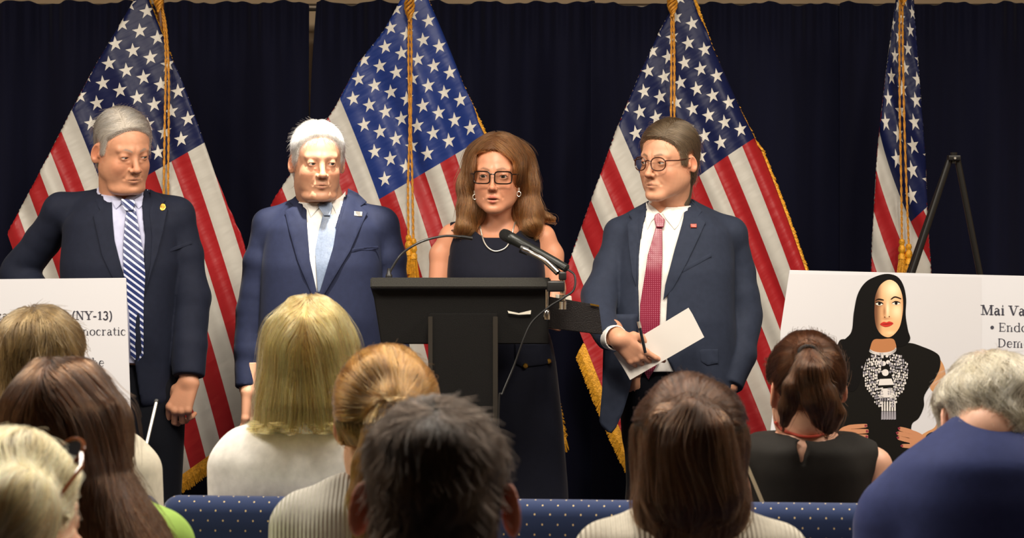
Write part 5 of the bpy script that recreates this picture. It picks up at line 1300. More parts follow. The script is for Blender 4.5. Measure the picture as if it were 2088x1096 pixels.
def hv(X):
    q = (X-C) @ R/hs; d = skull(q, p)-0.017
    e = stack(X, P.rows([(840, 1318, 1498, 0.10, 0.0), (900, 1308, 1508, 0.11, -0.01), (960, 1300, 1516, 0.10, -0.03), (1020, 1292, 1528, 0.085, -0.05), (1060, 1300, 1520, 0.07, -0.06), (1096, 1330, 1490, 0.05, -0.08)]), 2.1, 0.03)
    d = smin(d, e, 0.03); t = smin(chain(X, P.pts([(1372, 880, -0.115), (1366, 1000, -0.12)]), [0.040, 0.045], 0.01), chain(X, P.pts([(1444, 880, -0.115), (1450, 1000, -0.12)]), [0.040, 0.045], 0.01), 0.03); t = smin(t, chain(X, P.pts([(1408, 856, -0.13), (1408, 900, -0.13), (1408, 1000, -0.13)]), [0.022, 0.045, 0.050], 0.01), 0.02); d = smin(d, t, 0.003)
    face = np.maximum(np.abs(q[:, 0])-0.056, q[:, 1]+0.03); face = np.maximum(face, q[:, 2]-0.07); d = smax(d, -face, 0.012)
    return d+0.0035*noise3(X*A(1, 1, 0.3), 44, 85)
H, hb = hair_obj(b, hv, *B_(P, 1260, 1130, 1560, 750, -0.25, 0.18), (0.020, 0.012, 0.007))
tc6 = P.pt(1408, 846, -0.14)
def comb(X, g):
    v = tc6-X; n = np.linalg.norm(v, axis=1, keepdims=True); tail = (X[:, 2] < P.pt(0, 862)[2]) | (X[:, 1] < -0.135)
    sx = np.clip((X[:, 0]-C[0])/0.03, -1, 1)
    dn = np.stack([sx*0.30*smooth01((X[:, 2]-P.pt(0, 930)[2])/0.1)+0.3*np.sin(X[:, 2]*24+6*X[:, 0]), 0*X[:, 0], -np.ones(len(X))], 1); return np.where(tail[:, None], dn, v/n)
strands('hair_strands', hb, hv, comb, H, np.where(H[:, 1] < 0.13)[0], 17000, 0.12, 0, hairmat('chestnut', '#3c2618', rough=0.25), rad=0.0005, lift=0.006, wav=0.15, wfreq=40, k=13, seed=45, stray=0.03,
        tintf=lambda X: 0.75*smooth01((P.pt(0, 860)[2]-X[:, 2])/0.17)-0.15)

# 7 woman with long dark brown hair and green top (second row, left)
P, b, C, R, p, hs, nb, nt_, top = seated(3.5, 150, 'woman with long dark brown hair and a lime green top, second row left', dict(
    head=(134, 896, 0.0), rot=(0, 0, BACK-10), hs=0.95, neckbase=(170, 1000, 0.0), face=dict(w=0.98, neck=0.048),
    torso=[(1015, 90, 270, 0.08, 0.0), (1045, 40, 330, 0.11, 0.0), (1085, 10, 365, 0.12, 0.01), (1180, 0, 375, 0.125, 0.02), (1280, 0, 375, 0.125, 0.02)],
    shoulders=[[(140, 1050, 0.0, 46), (40, 1090, 0.0, 50)], [(210, 1050, 0.0, 46), (325, 1092, 0.0, 52)]],
    arms=arm_pair(25, 338, 1115, 60, drop=170), sleeves=True, topname='green_top', topmat=cloth('lime_green_cotton', (0.38, 0.60, 0.12), 0.7, 0.05), fold=0.003))
def hv(X):
    q = (X-C) @ R/hs; d = skull(q, p)-0.017
    e = stack(X, P.rows([(830, 25, 250, 0.10, 0.0), (900, 18, 258, 0.11, -0.01), (960, 30, 262, 0.10, -0.03), (1020, 60, 300, 0.085, -0.05), (1096, 110, 345, 0.07, -0.08), (1150, 150, 360, 0.06, -0.09)]), 2.1, 0.03)
    d = smin(d, e, 0.03)
    face = np.maximum(np.abs(q[:, 0])-0.056, q[:, 1]+0.03); face = np.maximum(face, q[:, 2]-0.07); d = smax(d, -face, 0.012)
    return d+0.004*noise3(X*A(1, 1, 0.25), 54, 75)
H, hb = hair_obj(b, hv, *B_(P, -20, 1180, 400, 710, -0.25, 0.18), (0.014, 0.009, 0.007))
def comb(X, g):
    q = (X-C) @ R/hs; up = smooth01((q[:, 2]-0.03)/0.07); sx = np.clip((X[:, 0]-C[0]+0.02)/0.02, -1, 1)
    return np.stack([sx*up*0.9+0.35*smooth01((P.pt(0, 930)[2]-X[:, 2])/0.1)+0.25*np.sin(X[:, 2]*22), -0.3*up, -1.0+0*up], 1)
strands('hair_strands', hb, hv, comb, H, np.where(H[:, 1] < 0.13)[0], 17000, 0.15, 0, hairmat('dark_brown', '#3a2416', rough=0.22), rad=0.0005, lift=0.006, wav=0.12, wfreq=35, k=14, seed=55, stray=0.03, tintf=lambda X: 0.5*smooth01((P.pt(0, 900)[2]-X[:, 2])/0.15)-0.1)

# 8 man with short dark hair (nearest, in the middle)
P, b, C, R, p, hs, nb, nt_, top = seated(2.62, 890, 'man with short dark hair and red ears, nearest head in the middle', dict(
    head=(890, 1024, 0.0), rot=(0, 0, BACK-4), hs=0.88, neckbase=(890, 1210, 0.0), face=dict(w=1.02, neck=0.062, ear=1.2, earx=0.017), skin=(0.62, 0.26, 0.17),
    torso=[(1250, 760, 1020, 0.09, 0.0), (1290, 660, 1120, 0.12, 0.0), (1350, 590, 1190, 0.13, 0.01), (1500, 570, 1210, 0.135, 0.02)],
    shoulders=[[(830, 1290, 0.0, 70), (650, 1340, 0.0, 80)], [(950, 1290, 0.0, 70), (1130, 1340, 0.0, 80)]],
    arms=arm_pair(620, 1160, 1380, 90, drop=250), sleeves=True, topname='shirt', topmat=cloth('grey_shirt', (0.20, 0.22, 0.26), 0.7, 0.05), fold=0.003))
crop_hair(P, b, C, R, p, hs, HLB[:-3]+[(0.046, -0.09), (0.060, -0.13), (0.12, -0.14)], 0.012, 0.006, 0.030, (0.008, 0.006, 0.004), hairmat('near_black_brown', '#1e1712', rough=0.35), crown(0.0, 0.05, 0.8), 15000, seed=81, noise=0.003, out=0.005, rad=0.00042, wav=0.5)

# 9 blonde woman with sunglasses on her head (nearest, left)
P, b, C, R, p, hs, nb, nt_, top = seated(2.75, 60, 'blonde woman with sunglasses pushed up on her head, at the lower left corner', dict(
    head=(28, 1070, 0.0), rot=(0, 0, BACK-40), hs=0.88, neckbase=(70, 1200, 0.0), face=dict(w=0.98, neck=0.048, ear=1.1), skin=(0.72, 0.42, 0.28),
    torso=[(1235, -60, 200, 0.09, 0.0), (1270, -120, 260, 0.11, 0.0), (1330, -160, 310, 0.12, 0.01), (1500, -170, 320, 0.125, 0.02)],
    shoulders=[[(20, 1270, 0.0, 60), (-110, 1320, 0.0, 70)], [(120, 1270, 0.0, 60), (250, 1320, 0.0, 70)]],
    arms=arm_pair(-130, 280, 1350, 80, drop=250), sleeves=True, topname='blouse', topmat=cloth('white_blouse', (0.7, 0.68, 0.62), 0.7, 0.05), fold=0.003))
def hv(X):
    q = (X-C) @ R/hs
    m = smooth01((q[:, 2]-np.interp(q[:, 1], [-0.12, -0.09, -0.05, -0.03, 0.0, 0.03, 0.05, 0.12], [0.075, 0.07, 0.045, 0.0, 0.025, -0.02, -0.07, -0.09]))/0.02+0.3)
    d = head_base(q, p)-0.022*m+0.005
    bun = ell(X, P.pt(20, 1060, -0.10), (0.055, 0.05, 0.06)); return smin(d, bun, 0.04)+0.003*noise3(X*A(1, 1, 0.4), 64, 80)
H, hb = hair_obj(b, hv, *B_(P, -160, 1180, 220, 830, -0.22, 0.18), (0.30, 0.20, 0.09))
def comb(X, g):
    q = (X-C) @ R/hs; v = (P.pt(-30, 1090, -0.12)-X); n = np.linalg.norm(v, axis=1, keepdims=True)+0.02; return v/n+A(0.0, 0, -0.3)
strands('hair_strands', hb, hv, comb, H, np.where(H[:, 1] < 0.1)[0], 12000, 0.07, 0, hairmat('pale_blonde', '#f0c078', rough=0.3), rad=0.00045, lift=0.005, wav=0.2, wfreq=40, k=10, seed=65, stray=0.03)
# sunglasses on top of the hair
def sunglasses():
    T = lambda x, y, z: tuple(C+R @ (A(x, y, z)*hs)); g = MB(); l = MB()
    for sx in (-1, 1):
        ring = [(sx*0.036+0.027*math.cos(t), -0.070-0.014*math.sin(t), 0.100+0.018*math.sin(t)) for t in np.linspace(0, 2*math.pi, 32)]
        g.tube([T(*q) for q in ring], 0.0026, 8, False); b0 = len(l.v); l.v += [T(sx*0.036, -0.072, 0.101)]+[T(*q) for q in ring[:-1]]; l.f += [(b0, b0+1+k, b0+1+(k+1) % 31) for k in range(31)]
        g.tube([T(sx*0.063, -0.070, 0.100), T(sx*0.088, -0.05, 0.085), T(sx*0.098, 0.0, 0.045), T(sx*0.094, 0.045, 0.010)], 0.003, 8)
    g.tube([T(-0.01, -0.07, 0.105), T(0.01, -0.07, 0.105)], 0.0026, 8)
    o = g.build('sunglasses', mat('tortoise_amber', '#8a4a20', 0.2, coat=0.5), b); l.build('dark_lens', mat('dark_lens', '#16202c', 0.05, spec=0.8), o)
sunglasses()
# ------------------------------------------------------------------ lectern
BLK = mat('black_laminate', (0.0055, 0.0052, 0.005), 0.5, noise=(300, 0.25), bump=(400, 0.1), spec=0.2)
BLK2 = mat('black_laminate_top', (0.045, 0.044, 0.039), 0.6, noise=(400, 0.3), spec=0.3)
BPL = mat('black_plastic', (0.010, 0.010, 0.010), 0.4); CHROME = mat('chrome', '#c8c6c0', 0.15, 1.0)
DL = 5.80
L0 = WP(943, 450, DL); lect = empty('lectern', (L0.x, DL, 0), 'black lectern with a wide top on a narrow column in front of the speaking woman', 'lectern')
def LP_(px, py, dy=0.0, D=DL):
    w_ = WP(px, py, D+dy); return Vector((w_.x-L0.x, w_.y-D+ (D-DL), w_.z))
def prism(name, quad_f, quad_b, m, parent, bev=0.003):
    """front quad and back quad, each four points clockwise from the top left"""
    bm = bmesh.new(); vs = [bm.verts.new(v) for v in list(quad_f)+list(quad_b)]
    for f in ((0, 3, 2, 1), (4, 5, 6, 7), (0, 1, 5, 4), (1, 2, 6, 5), (2, 3, 7, 6), (3, 0, 4, 7)): bm.faces.new([vs[i] for i in f])
    bmesh.ops.recalc_face_normals(bm, faces=bm.faces)
    if bev: bmesh.ops.bevel(bm, geom=list(bm.edges), offset=bev, segments=2, affect='EDGES')
    me = bpy.data.meshes.new(name); bm.to_mesh(me); bm.free(); me.materials.append(m); o = bpy.data.objects.new(name, me); return link(o, parent)
def q4(pts, dy, D=DL, down=0.0): return [LP_(a, b, dy, D)-Vector((0, 0, down)) for a, b in pts]
f = [(755, 565), (1123, 565), (1123, 586), (755, 586)]
fb_ = [LP_(a, b, 0.0)+Vector((0, 0.34, -0.08)) for a, b in f]
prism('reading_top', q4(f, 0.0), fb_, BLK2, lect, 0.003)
f = [(759, 586.5), (1122, 586.5), (1118, 701), (777, 701)]
fb_ = [Vector((v.x*0.97, v.y+0.30, v.z-(0.07 if i < 2 else 0.0))) for i, v in enumerate(q4(f, 0.03))]
prism('shelf_box', q4(f, 0.03), fb_, BLK, lect, 0.003)
col_f = [(874, 640), (1014, 640), (1014, 1500), (874, 1500)]
cf = q4(col_f, -0.03); cf[2].z = cf[3].z = 0.05
cb_ = [v+Vector((0, 0.30, 0)) for v in cf]
col = prism('column', cf, cb_, BLK, lect, 0.002)
TRIMM = mat('dark_bronze_trim', (0.035, 0.030, 0.024), 0.35, 0.3)
for xa, xb in ((873, 882), (1005, 1015)):
    t = q4([(xa, 645), (xb, 645), (xb, 1500), (xa, 1500)], -0.036); t[2].z = t[3].z = 0.06
    prism('edge_trim', t, [v+Vector((0, 0.008, 0)) for v in t], TRIMM, col, 0.001)
bz = [Vector((-0.26, -0.10, 0.05)), Vector((0.26, -0.10, 0.05)), Vector((0.26, -0.10, 0.0)), Vector((-0.26, -0.10, 0.0))]
prism('base', bz, [v+Vector((0, 0.5, 0)) for v in bz], BLK, lect, 0.004)
# papers seen under the reading shelf
pp = q4([(1035, 633), (1058, 638), (1083, 632), (1082, 640), (1058, 641), (1037, 638)], 0.02)
o = MB().add(pp+[v+Vector((0, 0.002, 0)) for v in pp], [(0, 5, 4, 3, 2, 1), (6, 7, 8, 9, 10, 11)]+[(i, (i+1) % 6, (i+1) % 6+6, i+6) for i in range(6)]).build('paper_slip', mat('paper_white', '#d8d2c4', 0.8), None, False)
o.location = (L0.x, DL, 0); props(o, 'small white paper slips curling under the lectern top', 'paper')
# gooseneck microphone
g = bpy.data.objects.new('gooseneck_microphone', None); g.location = (L0.x, DL, 0); link(g); props(g, 'thin black gooseneck microphone arching from the left end of the lectern top', 'microphone')
pts = spline([LP_(793, 560, 0.03), LP_(800, 545, 0.03), LP_(822, 515, 0.03), (LP_(860, 492, 0.04)), LP_(905, 481, 0.06), LP_(940, 482, 0.08)], 14)
MB().tube(pts, 0.0032, 10).build('gooseneck', mat('gooseneck_metal', (0.06, 0.06, 0.06), 0.3, 0.6), g)
MB().tube([LP_(938, 482, 0.08), LP_(946, 483, 0.085), LP_(963, 486, 0.09)], [0.0042, 0.0052, 0.005], 12).build('capsule', BPL, g)
MB().lathe([(0.009, 0), (0.009, 0.006), (0.006, 0.010), (0.004, 0.024)], LP_(793, 565, 0.03), 18).build('mount', BPL, g)
# handheld microphone on its boom and clamp
g = bpy.data.objects.new('microphone', None); g.location = (L0.x, DL, 0); link(g); props(g, 'black handheld microphone on a chrome boom at the right end of the lectern', 'microphone')
a, b2 = LP_(1029, 478, 0.06), LP_(1158, 548, -0.04); ax = (b2-a).normalized(); Rm = ax.to_track_quat('Z', 'Y').to_matrix()
MB().lathe([(0.003, -0.014), (0.009, -0.012), (0.0135, -0.008), (0.0158, 0.0), (0.0162, 0.008), (0.0155, 0.017), (0.015, 0.020)], a, 24, Rm).build('grille', mat('mic_grille', (0.018, 0.018, 0.018), 0.5, 0.5, bump=(900, 1.0)), g)
L = (b2-a).length
MB().lathe([(0.0158, 0.020), (0.0162, 0.027), (0.0145, 0.032), (0.0135, 0.06), (0.0118, L-0.035), (0.011, L-0.03), (0.011, L-0.004), (0.006, L)], a, 24, Rm).build('handle', mat('mic_body', (0.02, 0.022, 0.02), 0.35, 0.3), g)
MB().tube(spline([LP_(1066, 508, 0.0), LP_(1085, 516, -0.01), LP_(1110, 530, -0.03), LP_(1138, 556, -0.05)], 8), 0.0085, 14).build('boom', CHROME, g)
MB().tube([LP_(1062, 506, 0.005), LP_(1078, 512, 0)], 0.012, 14).build('clip', BPL, g)
MB().tube([LP_(1147, 556, -0.05), LP_(1147, 598, -0.05)], 0.006, 12).build('stand_rod', CHROME, g)
MB().lathe([(0.010, 0), (0.011, 0.02), (0.006, 0.024)], LP_(1147, 630, -0.05), 16).build('knob', CHROME, g)
MB().tube([LP_(1147, 600, -0.05), LP_(1147, 618, -0.05)], 0.008, 12).build('rod_sleeve', CHROME, g)
MB().tube([LP_(1115, 590, -0.03), LP_(1115, 632, -0.03)], 0.0042, 12).build('clamp_screw', CHROME, g)
MB().lathe([(0.005, 0), (0.009, 0.003), (0.009, 0.024), (0.006, 0.028)], LP_(1115, 653, -0.03), 16).build('clamp_knob', CHROME, g)
m_ = MB(); c_ = LP_(1133, 583, -0.04); m_.box(c_, (0.045, 0.05, 0.028), None, 0.004); m_.box(LP_(1147, 562, -0.05), (0.020, 0.025, 0.022), None, 0.004); m_.build('clamp', BPL, g)
MB().tube(spline([LP_(1158, 549, -0.04), LP_(1172, 562, -0.05), LP_(1170, 590, -0.06), (LP_(1150, 606, -0.06)), LP_(1120, 625, -0.05), LP_(1086, 655, -0.04), LP_(1068, 690, -0.04), LP_(1048, 745, -0.04), LP_(1025, 800, -0.05), LP_(1017, 830, -0.05), LP_(1015, 1100, -0.04)], 10), 0.0028, 8).build('cable', BPL, g)
# black folder resting on the right end, with white pages
fo = bpy.data.objects.new('folder', None); fo.location = (L0.x, DL, 0); link(fo); props(fo, 'open black leather folder sticking out from the right end of the lectern', 'folder')
fq = q4([(1112, 603), (1221, 622), (1229, 682), (1112, 668)], 0.06)
prism('cover', fq, [v+Vector((0, 0.014, 0)) for v in fq], mat('black_leatherette', (0.006, 0.004, 0.004), 0.45, bump=(300, 0.3)), fo, 0.002)
t = q4([(1203, 618), (1221, 621.5), (1222, 625), (1204, 622)], 0.052); prism('gold_corner', t, [v+Vector((0, 0.003, 0)) for v in t], GOLDM, fo, 0.0004)
t = q4([(1133, 600), (1165, 603), (1166, 612), (1133, 607)], 0.075); prism('page', t, [v+Vector((0, 0.02, 0)) for v in t], mat('paper_white', '#d8d2c4', 0.8), fo, 0.0005)

# ------------------------------------------------------------------ folded paper and pen in the hand of the man in glasses
def quadbox(name, pts, D, th, m, label, cat, tilt=None):
    c = WP(sum(p[0] for p in pts)/len(pts), sum(p[1] for p in pts)/len(pts), D); V = [WP(a, b, D+(tilt(a, b) if tilt else 0))-c for a, b in pts]
    n = len(V); V += [v+Vector((0, th, 0)) for v in V]
    o = MB().add(V, [tuple(range(n-1, -1, -1)), tuple(range(n, 2*n))]+[(i, (i+1) % n, (i+1) % n+n, i+n) for i in range(n)]).build(name, m, None, False)
    o.location = c; return props(o, label, cat)
PAP = mat('paper_sheet', '#cfcac4', 0.8, noise=(10, 0.02))
hy = 6.3-0.235
quadbox('folded_paper', [(1251, 719), (1404, 627), (1412, 640), (1436, 687), (1285, 774), (1270, 748)], hy+0.018, 0.004, PAP, 'folded white sheets held by the man in glasses', 'paper', tilt=lambda a, b: -0.02*(a-1340)/100)
o = MB().tube([tuple(WP(1302, 655, hy-0.028)-WP(1310, 690, hy)), tuple(WP(1316, 719, hy-0.030)-WP(1310, 690, hy))], 0.0042, 12).build('pen', mat('pen_dark', '#20242c', 0.25, 0.4)); o.location = WP(1310, 690, hy)
props(o, 'dark pen between the fingers of the man in glasses', 'pen'); MB().tube([tuple(WP(1302, 655, hy-0.028)-WP(1310, 690, hy)), tuple(WP(1305, 668, hy-0.0285)-WP(1310, 690, hy))], 0.0046, 12).build('pen_cap', SILV, o)

# ------------------------------------------------------------------ printed boards on easels
class Board:
    def __init__(s, name, corners, D0, lean, label, ytop=None):
        """corners: four picture points (tl, tr, br, bl); the plane leans back by lean degrees"""
        s.p0 = WP(corners[0][0], corners[0][1], D0); s.n = Vector((0, -math.cos(math.radians(lean)), math.sin(math.radians(lean))))
        s.o = s.hit(*corners[3]); s.root = empty(name, (s.p0.x, s.p0.y, s.o.z), label, 'poster board'); s.base = Vector((s.p0.x, s.p0.y, s.o.z))
        V = [s.hit(*c)-s.base for c in corners]; V2 = [v-s.n*0.006 for v in V]
        prism('foam_board', V, V2, mat('poster_paper', '#c6c6ca', 0.6, spec=0.3), s.root, 0.0008)
        s.k = 0; s.D = D0
    def hit(s, px, py):
        d = WP(px, py, 1.0)-Vector((0, 0, EYE)); t = (s.p0-Vector((0, 0, EYE))).dot(s.n)/d.dot(s.n); return Vector((0, 0, EYE))+d*t
    def loc(s, px, py, lift): return s.hit(px, py)-s.base+s.n*lift
    def shape(s, name, polys, m, lift, parent=None, tri=False):
        mb = MB()
        for pl in polys:
            v, f = fill2d(pl, 400) if not tri else (pl, [tuple(range(len(pl)))])
            V = [s.loc(a, b, lift) for a, b in v]
            F2 = []
            for t in f:
                a, b, c = V[t[0]], V[t[1]], V[t[2]]
                F2.append(t if (b-a).cross(c-a).dot(s.n) > 0 else t[::-1])
            mb.add(V, F2)
        return mb.build(name, m, parent or s.root, False)
def arc(cx, cy, rx, ry, a0, a1, n=12): return [(cx+rx*math.cos(math.radians(a0+(a1-a0)*i/n)), cy+ry*math.sin(math.radians(a0+(a1-a0)*i/n))) for i in range(n+1)]
def glyphs():
    T, t = 1.0, 0.42     # thick and thin stem factors
    G = {}
    sf = lambda x, y, w_=0.15: ([(x-w_, y), (x+w_, y)], t*0.8)
    G['M'] = (0.92, [([(0.14, 0), (0.14, 0.7)], t), ([(0.16, 0.7), (0.45, 0.02)], T), ([(0.45, 0.02), (0.74, 0.7)], t), ([(0.76, 0), (0.76, 0.7)], T), sf(0.14, 0.02), sf(0.12, 0.68), sf(0.76, 0.02), sf(0.78, 0.68)])
    G['N'] = (0.76, [([(0.14, 0), (0.14, 0.7)], t), ([(0.15, 0.7), (0.60, 0.0)], T), ([(0.60, 0), (0.60, 0.7)], t), sf(0.14, 0.02), sf(0.12, 0.68, 0.1), sf(0.60, 0.68)])
    G['Y'] = (0.68, [([(0.10, 0.68), (0.34, 0.33)], T), ([(0.60, 0.68), (0.36, 0.33)], t), ([(0.35, 0.34), (0.35, 0)], T), sf(0.35, 0.02), sf(0.12, 0.68), sf(0.58, 0.68)])
    G['V'] = (0.70, [([(0.12, 0.68), (0.35, 0.02)], T), ([(0.60, 0.68), (0.37, 0.02)], t), sf(0.12, 0.68), sf(0.60, 0.68)])
    G['E'] = (0.66, [([(0.18, 0), (0.18, 0.7)], T), ([(0.08, 0.68), (0.56, 0.68), (0.57, 0.54)], t), ([(0.08, 0.02), (0.56, 0.02), (0.58, 0.17)], t), ([(0.18, 0.36), (0.44, 0.36)], t), ([(0.44, 0.28), (0.44, 0.44)], t)])
    G['D'] = (0.76, [([(0.18, 0), (0.18, 0.7)], T), ([(0.08, 0.68), (0.34, 0.68)]+arc(0.34, 0.35, 0.30, 0.33, 80, 40, 4), t), (arc(0.34, 0.35, 0.30, 0.33, 50, -50, 10), T), (arc(0.34, 0.35, 0.30, 0.33, -40, -90, 4)+[(0.08, 0.02)], t)])
    G['a'] = (0.52, [([(0.12, 0.40), (0.16, 0.46), (0.24, 0.49), (0.32, 0.46), (0.35, 0.38)], t), ([(0.36, 0.42), (0.36, 0.06), (0.46, 0.02)], T), (arc(0.22, 0.14, 0.12, 0.13, 90, 270, 10), T*0.8), ([(0.22, 0.27), (0.36, 0.29)], t), ([(0.22, 0.01), (0.36, 0.08)], t)])
    G['i'] = (0.30, [([(0.15, 0), (0.15, 0.48)], T), sf(0.15, 0.02, 0.12), ([(0.05, 0.47), (0.16, 0.47)], t), ([(0.14, 0.65), (0.16, 0.65)], T*1.2)])
    G['l'] = (0.30, [([(0.15, 0), (0.15, 0.72)], T), sf(0.15, 0.02, 0.12), ([(0.05, 0.71), (0.16, 0.71)], t)])
    G['n'] = (0.60, [([(0.14, 0), (0.14, 0.48)], T), sf(0.14, 0.02, 0.11), ([(0.04, 0.47), (0.15, 0.47)], t), (arc(0.30, 0.32, 0.15, 0.16, 160, 60, 6), t), ([(0.44, 0.36), (0.44, 0)], T), sf(0.44, 0.02, 0.11)])
    G['m'] = (0.88, [([(0.14, 0), (0.14, 0.48)], T), sf(0.14, 0.02, 0.10), ([(0.04, 0.47), (0.15, 0.47)], t), (arc(0.28, 0.32, 0.14, 0.16, 160, 60, 6), t), ([(0.42, 0.36), (0.42, 0)], T), sf(0.42, 0.02, 0.10), (arc(0.56, 0.32, 0.14, 0.16, 160, 60, 6), t), ([(0.70, 0.36), (0.70, 0)], T), sf(0.70, 0.02, 0.10)])
    G['h'] = (0.60, [([(0.14, 0), (0.14, 0.72)], T), sf(0.14, 0.02, 0.11), ([(0.04, 0.71), (0.15, 0.71)], t), (arc(0.30, 0.32, 0.15, 0.16, 160, 60, 6), t), ([(0.44, 0.36), (0.44, 0)], T), sf(0.44, 0.02, 0.11)])
    G['r'] = (0.44, [([(0.14, 0), (0.14, 0.48)], T), sf(0.14, 0.02, 0.11), ([(0.04, 0.47), (0.15, 0.47)], t), ([(0.16, 0.34), (0.24, 0.45), (0.34, 0.47)], t), ([(0.34, 0.44), (0.36, 0.44)], T)])
    ring = lambda: [(arc(0.28, 0.24, 0.20, 0.24, 130, 230, 10), T), (arc(0.28, 0.24, 0.20, 0.24, 50, -50, 10), T), (arc(0.28, 0.24, 0.20, 0.24, 50, 130, 6), t), (arc(0.28, 0.24, 0.20, 0.24, 230, 310, 6), t)]
    G['o'] = (0.56, ring())
    G['e'] = (0.52, [(arc(0.27, 0.24, 0.19, 0.24, 110, 240, 12), T), (arc(0.27, 0.24, 0.19, 0.24, 240, 320, 8), t), (arc(0.27, 0.24, 0.18, 0.24, 110, 0, 8), t), ([(0.10, 0.26), (0.45, 0.26)], t)])
    G['c'] = (0.50, [(arc(0.27, 0.24, 0.19, 0.24, 110, 240, 12), T), (arc(0.27, 0.24, 0.19, 0.24, 240, 320, 8), t), (arc(0.27, 0.24, 0.19, 0.24, 110, 50, 6), t), ([(0.40, 0.38), (0.41, 0.38)], T)])
    G['d'] = (0.60, ring()[:1]+[([(0.46, 0), (0.46, 0.72)], T), (arc(0.28, 0.24, 0.20, 0.24, 30, 130, 8), t), (arc(0.28, 0.24, 0.20, 0.24, 230, 330, 8), t), ([(0.36, 0.71), (0.46, 0.71)], t), ([(0.46, 0.02), (0.55, 0.02)], t)])
    G['g'] = (0.54, [(arc(0.25, 0.31, 0.14, 0.17, 120, 240, 8), T*0.8), (arc(0.25, 0.31, 0.14, 0.17, 60, -60, 8), T*0.8), (arc(0.25, 0.31, 0.14, 0.17, 0, 360, 14), t), ([(0.36, 0.44), (0.50, 0.47)], t), (arc(0.27, -0.08, 0.19, 0.11, 0, 360, 16), t), ([(0.15, 0.12), (0.13, 0.03), (0.40, 0.0)], T*0.7)])
    G['t'] = (0.38, [([(0.17, 0.64), (0.17, 0.08)], T), ([(0.04, 0.47), (0.33, 0.47)], t), ([(0.17, 0.06), (0.24, 0.01), (0.34, 0.05)], t)])
    G['s'] = (0.46, [(arc(0.22, 0.36, 0.12, 0.12, 20, 200, 8), t), ([(0.11, 0.34), (0.33, 0.15)], T), (arc(0.22, 0.13, 0.12, 0.12, 20, -160, 8), t)])
    G['z'] = (0.50, [([(0.08, 0.46), (0.40, 0.46)], t), ([(0.38, 0.46), (0.09, 0.02)], T), ([(0.08, 0.02), (0.42, 0.02), (0.43, 0.14)], t), ([(0.09, 0.36), (0.09, 0.46)], t)])
    G['('] = (0.36, [(arc(0.40, 0.27, 0.24, 0.48, 115, 245, 14), T*0.8)]); G[')'] = (0.36, [(arc(-0.04, 0.27, 0.24, 0.48, 65, -65, 14), T*0.8)])
    G['-'] = (0.36, [([(0.06, 0.24), (0.30, 0.24)], T*0.8)])
    G['1'] = (0.46, [([(0.25, 0), (0.25, 0.66)], T), sf(0.25, 0.02, 0.14), ([(0.10, 0.56), (0.25, 0.66)], t)])
    G['3'] = (0.54, [(arc(0.25, 0.49, 0.15, 0.17, 150, -80, 12), T*0.8), (arc(0.24, 0.18, 0.18, 0.19, 80, -155, 12), T*0.85)])
    G[' '] = (0.28, [])
    return G
GL = glyphs()
def write(board, text, px, py, size, weight, m, slope=0.0, name='lettering'):
    """serif lettering: (px, py) is the left end of the baseline, size the em in pixels"""
    polys = []; x = px
    for ch in text:
        adv, st = GL[ch]
        for pl, wf in st:
            w_ = weight*wf*size*0.5
            for i in range(len(pl)-1):
                (x0, y0), (x1, y1) = pl[i], pl[i+1]; x0, y0, x1, y1 = x+x0*size, py-y0*size, x+x1*size, py-y1*size
                dx, dy = x1-x0, y1-y0; L_ = math.hypot(dx, dy)+1e-9; nx, ny = -dy/L_*w_, dx/L_*w_; ex, ey = dx/L_*w_*0.25, dy/L_*w_*0.25
                q = [(x0+nx-ex, y0+ny-ey), (x0-nx-ex, y0-ny-ey), (x1-nx+ex, y1-ny+ey), (x1+nx+ex, y1+ny+ey)]
                polys.append([(a, b+slope*(a-px)) for a, b in q])
        x += adv*size
    return board.shape(name, polys, m, 0.0012, tri=True)
INK = mat('printed_ink', (0.028, 0.028, 0.045), 0.6)
BR = Board('poster_board', [(1610, 550), (2290, 567), (2296, 1012), (1556, 1003)], 6.02, 6, 'white printed board with the portrait of a woman in black wearing a silver necklace')
write(BR, 'Mai Vang', 2000, 641, 28, 0.125, INK, 0.02); write(BR, 'Endorsed', 2035, 675, 25, 0.085, INK, 0.02); write(BR, 'Democratic', 2033, 707, 25, 0.085, INK, 0.02)
BR.shape('bullet', [arc(2023, 667, 3.6, 3.6, 0, 340, 14)], INK, 0.0012)
cc = lambda pts: [(1580+a/2.147, 530+b/2.147) for a, b in pts]
def smoothpoly(pts, n=5):
    P_ = [np.array(p, float) for p in pts]; N = len(P_); out = []
    for i in range(N):
        a, b, c, d = P_[(i-1) % N], P_[i], P_[(i+1) % N], P_[(i+2) % N]
        for k in range(n):
            t = k/n; out.append(tuple(0.5*((2*b)+(c-a)*t+(2*a-5*b+4*c-d)*t*t+(3*b-3*c+d-a)*t**3)))
    return out
port = bpy.data.objects.new('portrait', None); link(port, BR.root)
def pr(name, pts, col, lift, sm=True, rough=0.55):
    m = mat('print_%s' % name, tuple(c*(0.55 if max(srgb(col)) < 0.03 else 1) for c in srgb(col)), rough, spec=0.12); return BR.shape(name, [smoothpoly(cc(p)) if sm else cc(p) for p in pts], m, lift, port)
pr('studio_backdrop', [[(905, 75), (905, 900), (10, 900), (25, 300), (62, 60)]], '#c2c1c4', 0.0006, False)
pr('arms_print', [[(715, 430), (742, 470), (748, 540), (738, 620), (722, 600), (680, 562), (690, 520), (705, 480)], [(722, 680), (745, 640), (760, 700), (745, 780), (700, 812), (660, 800), (640, 770), (665, 750), (700, 730)]], '#b8855a', 0.0011)
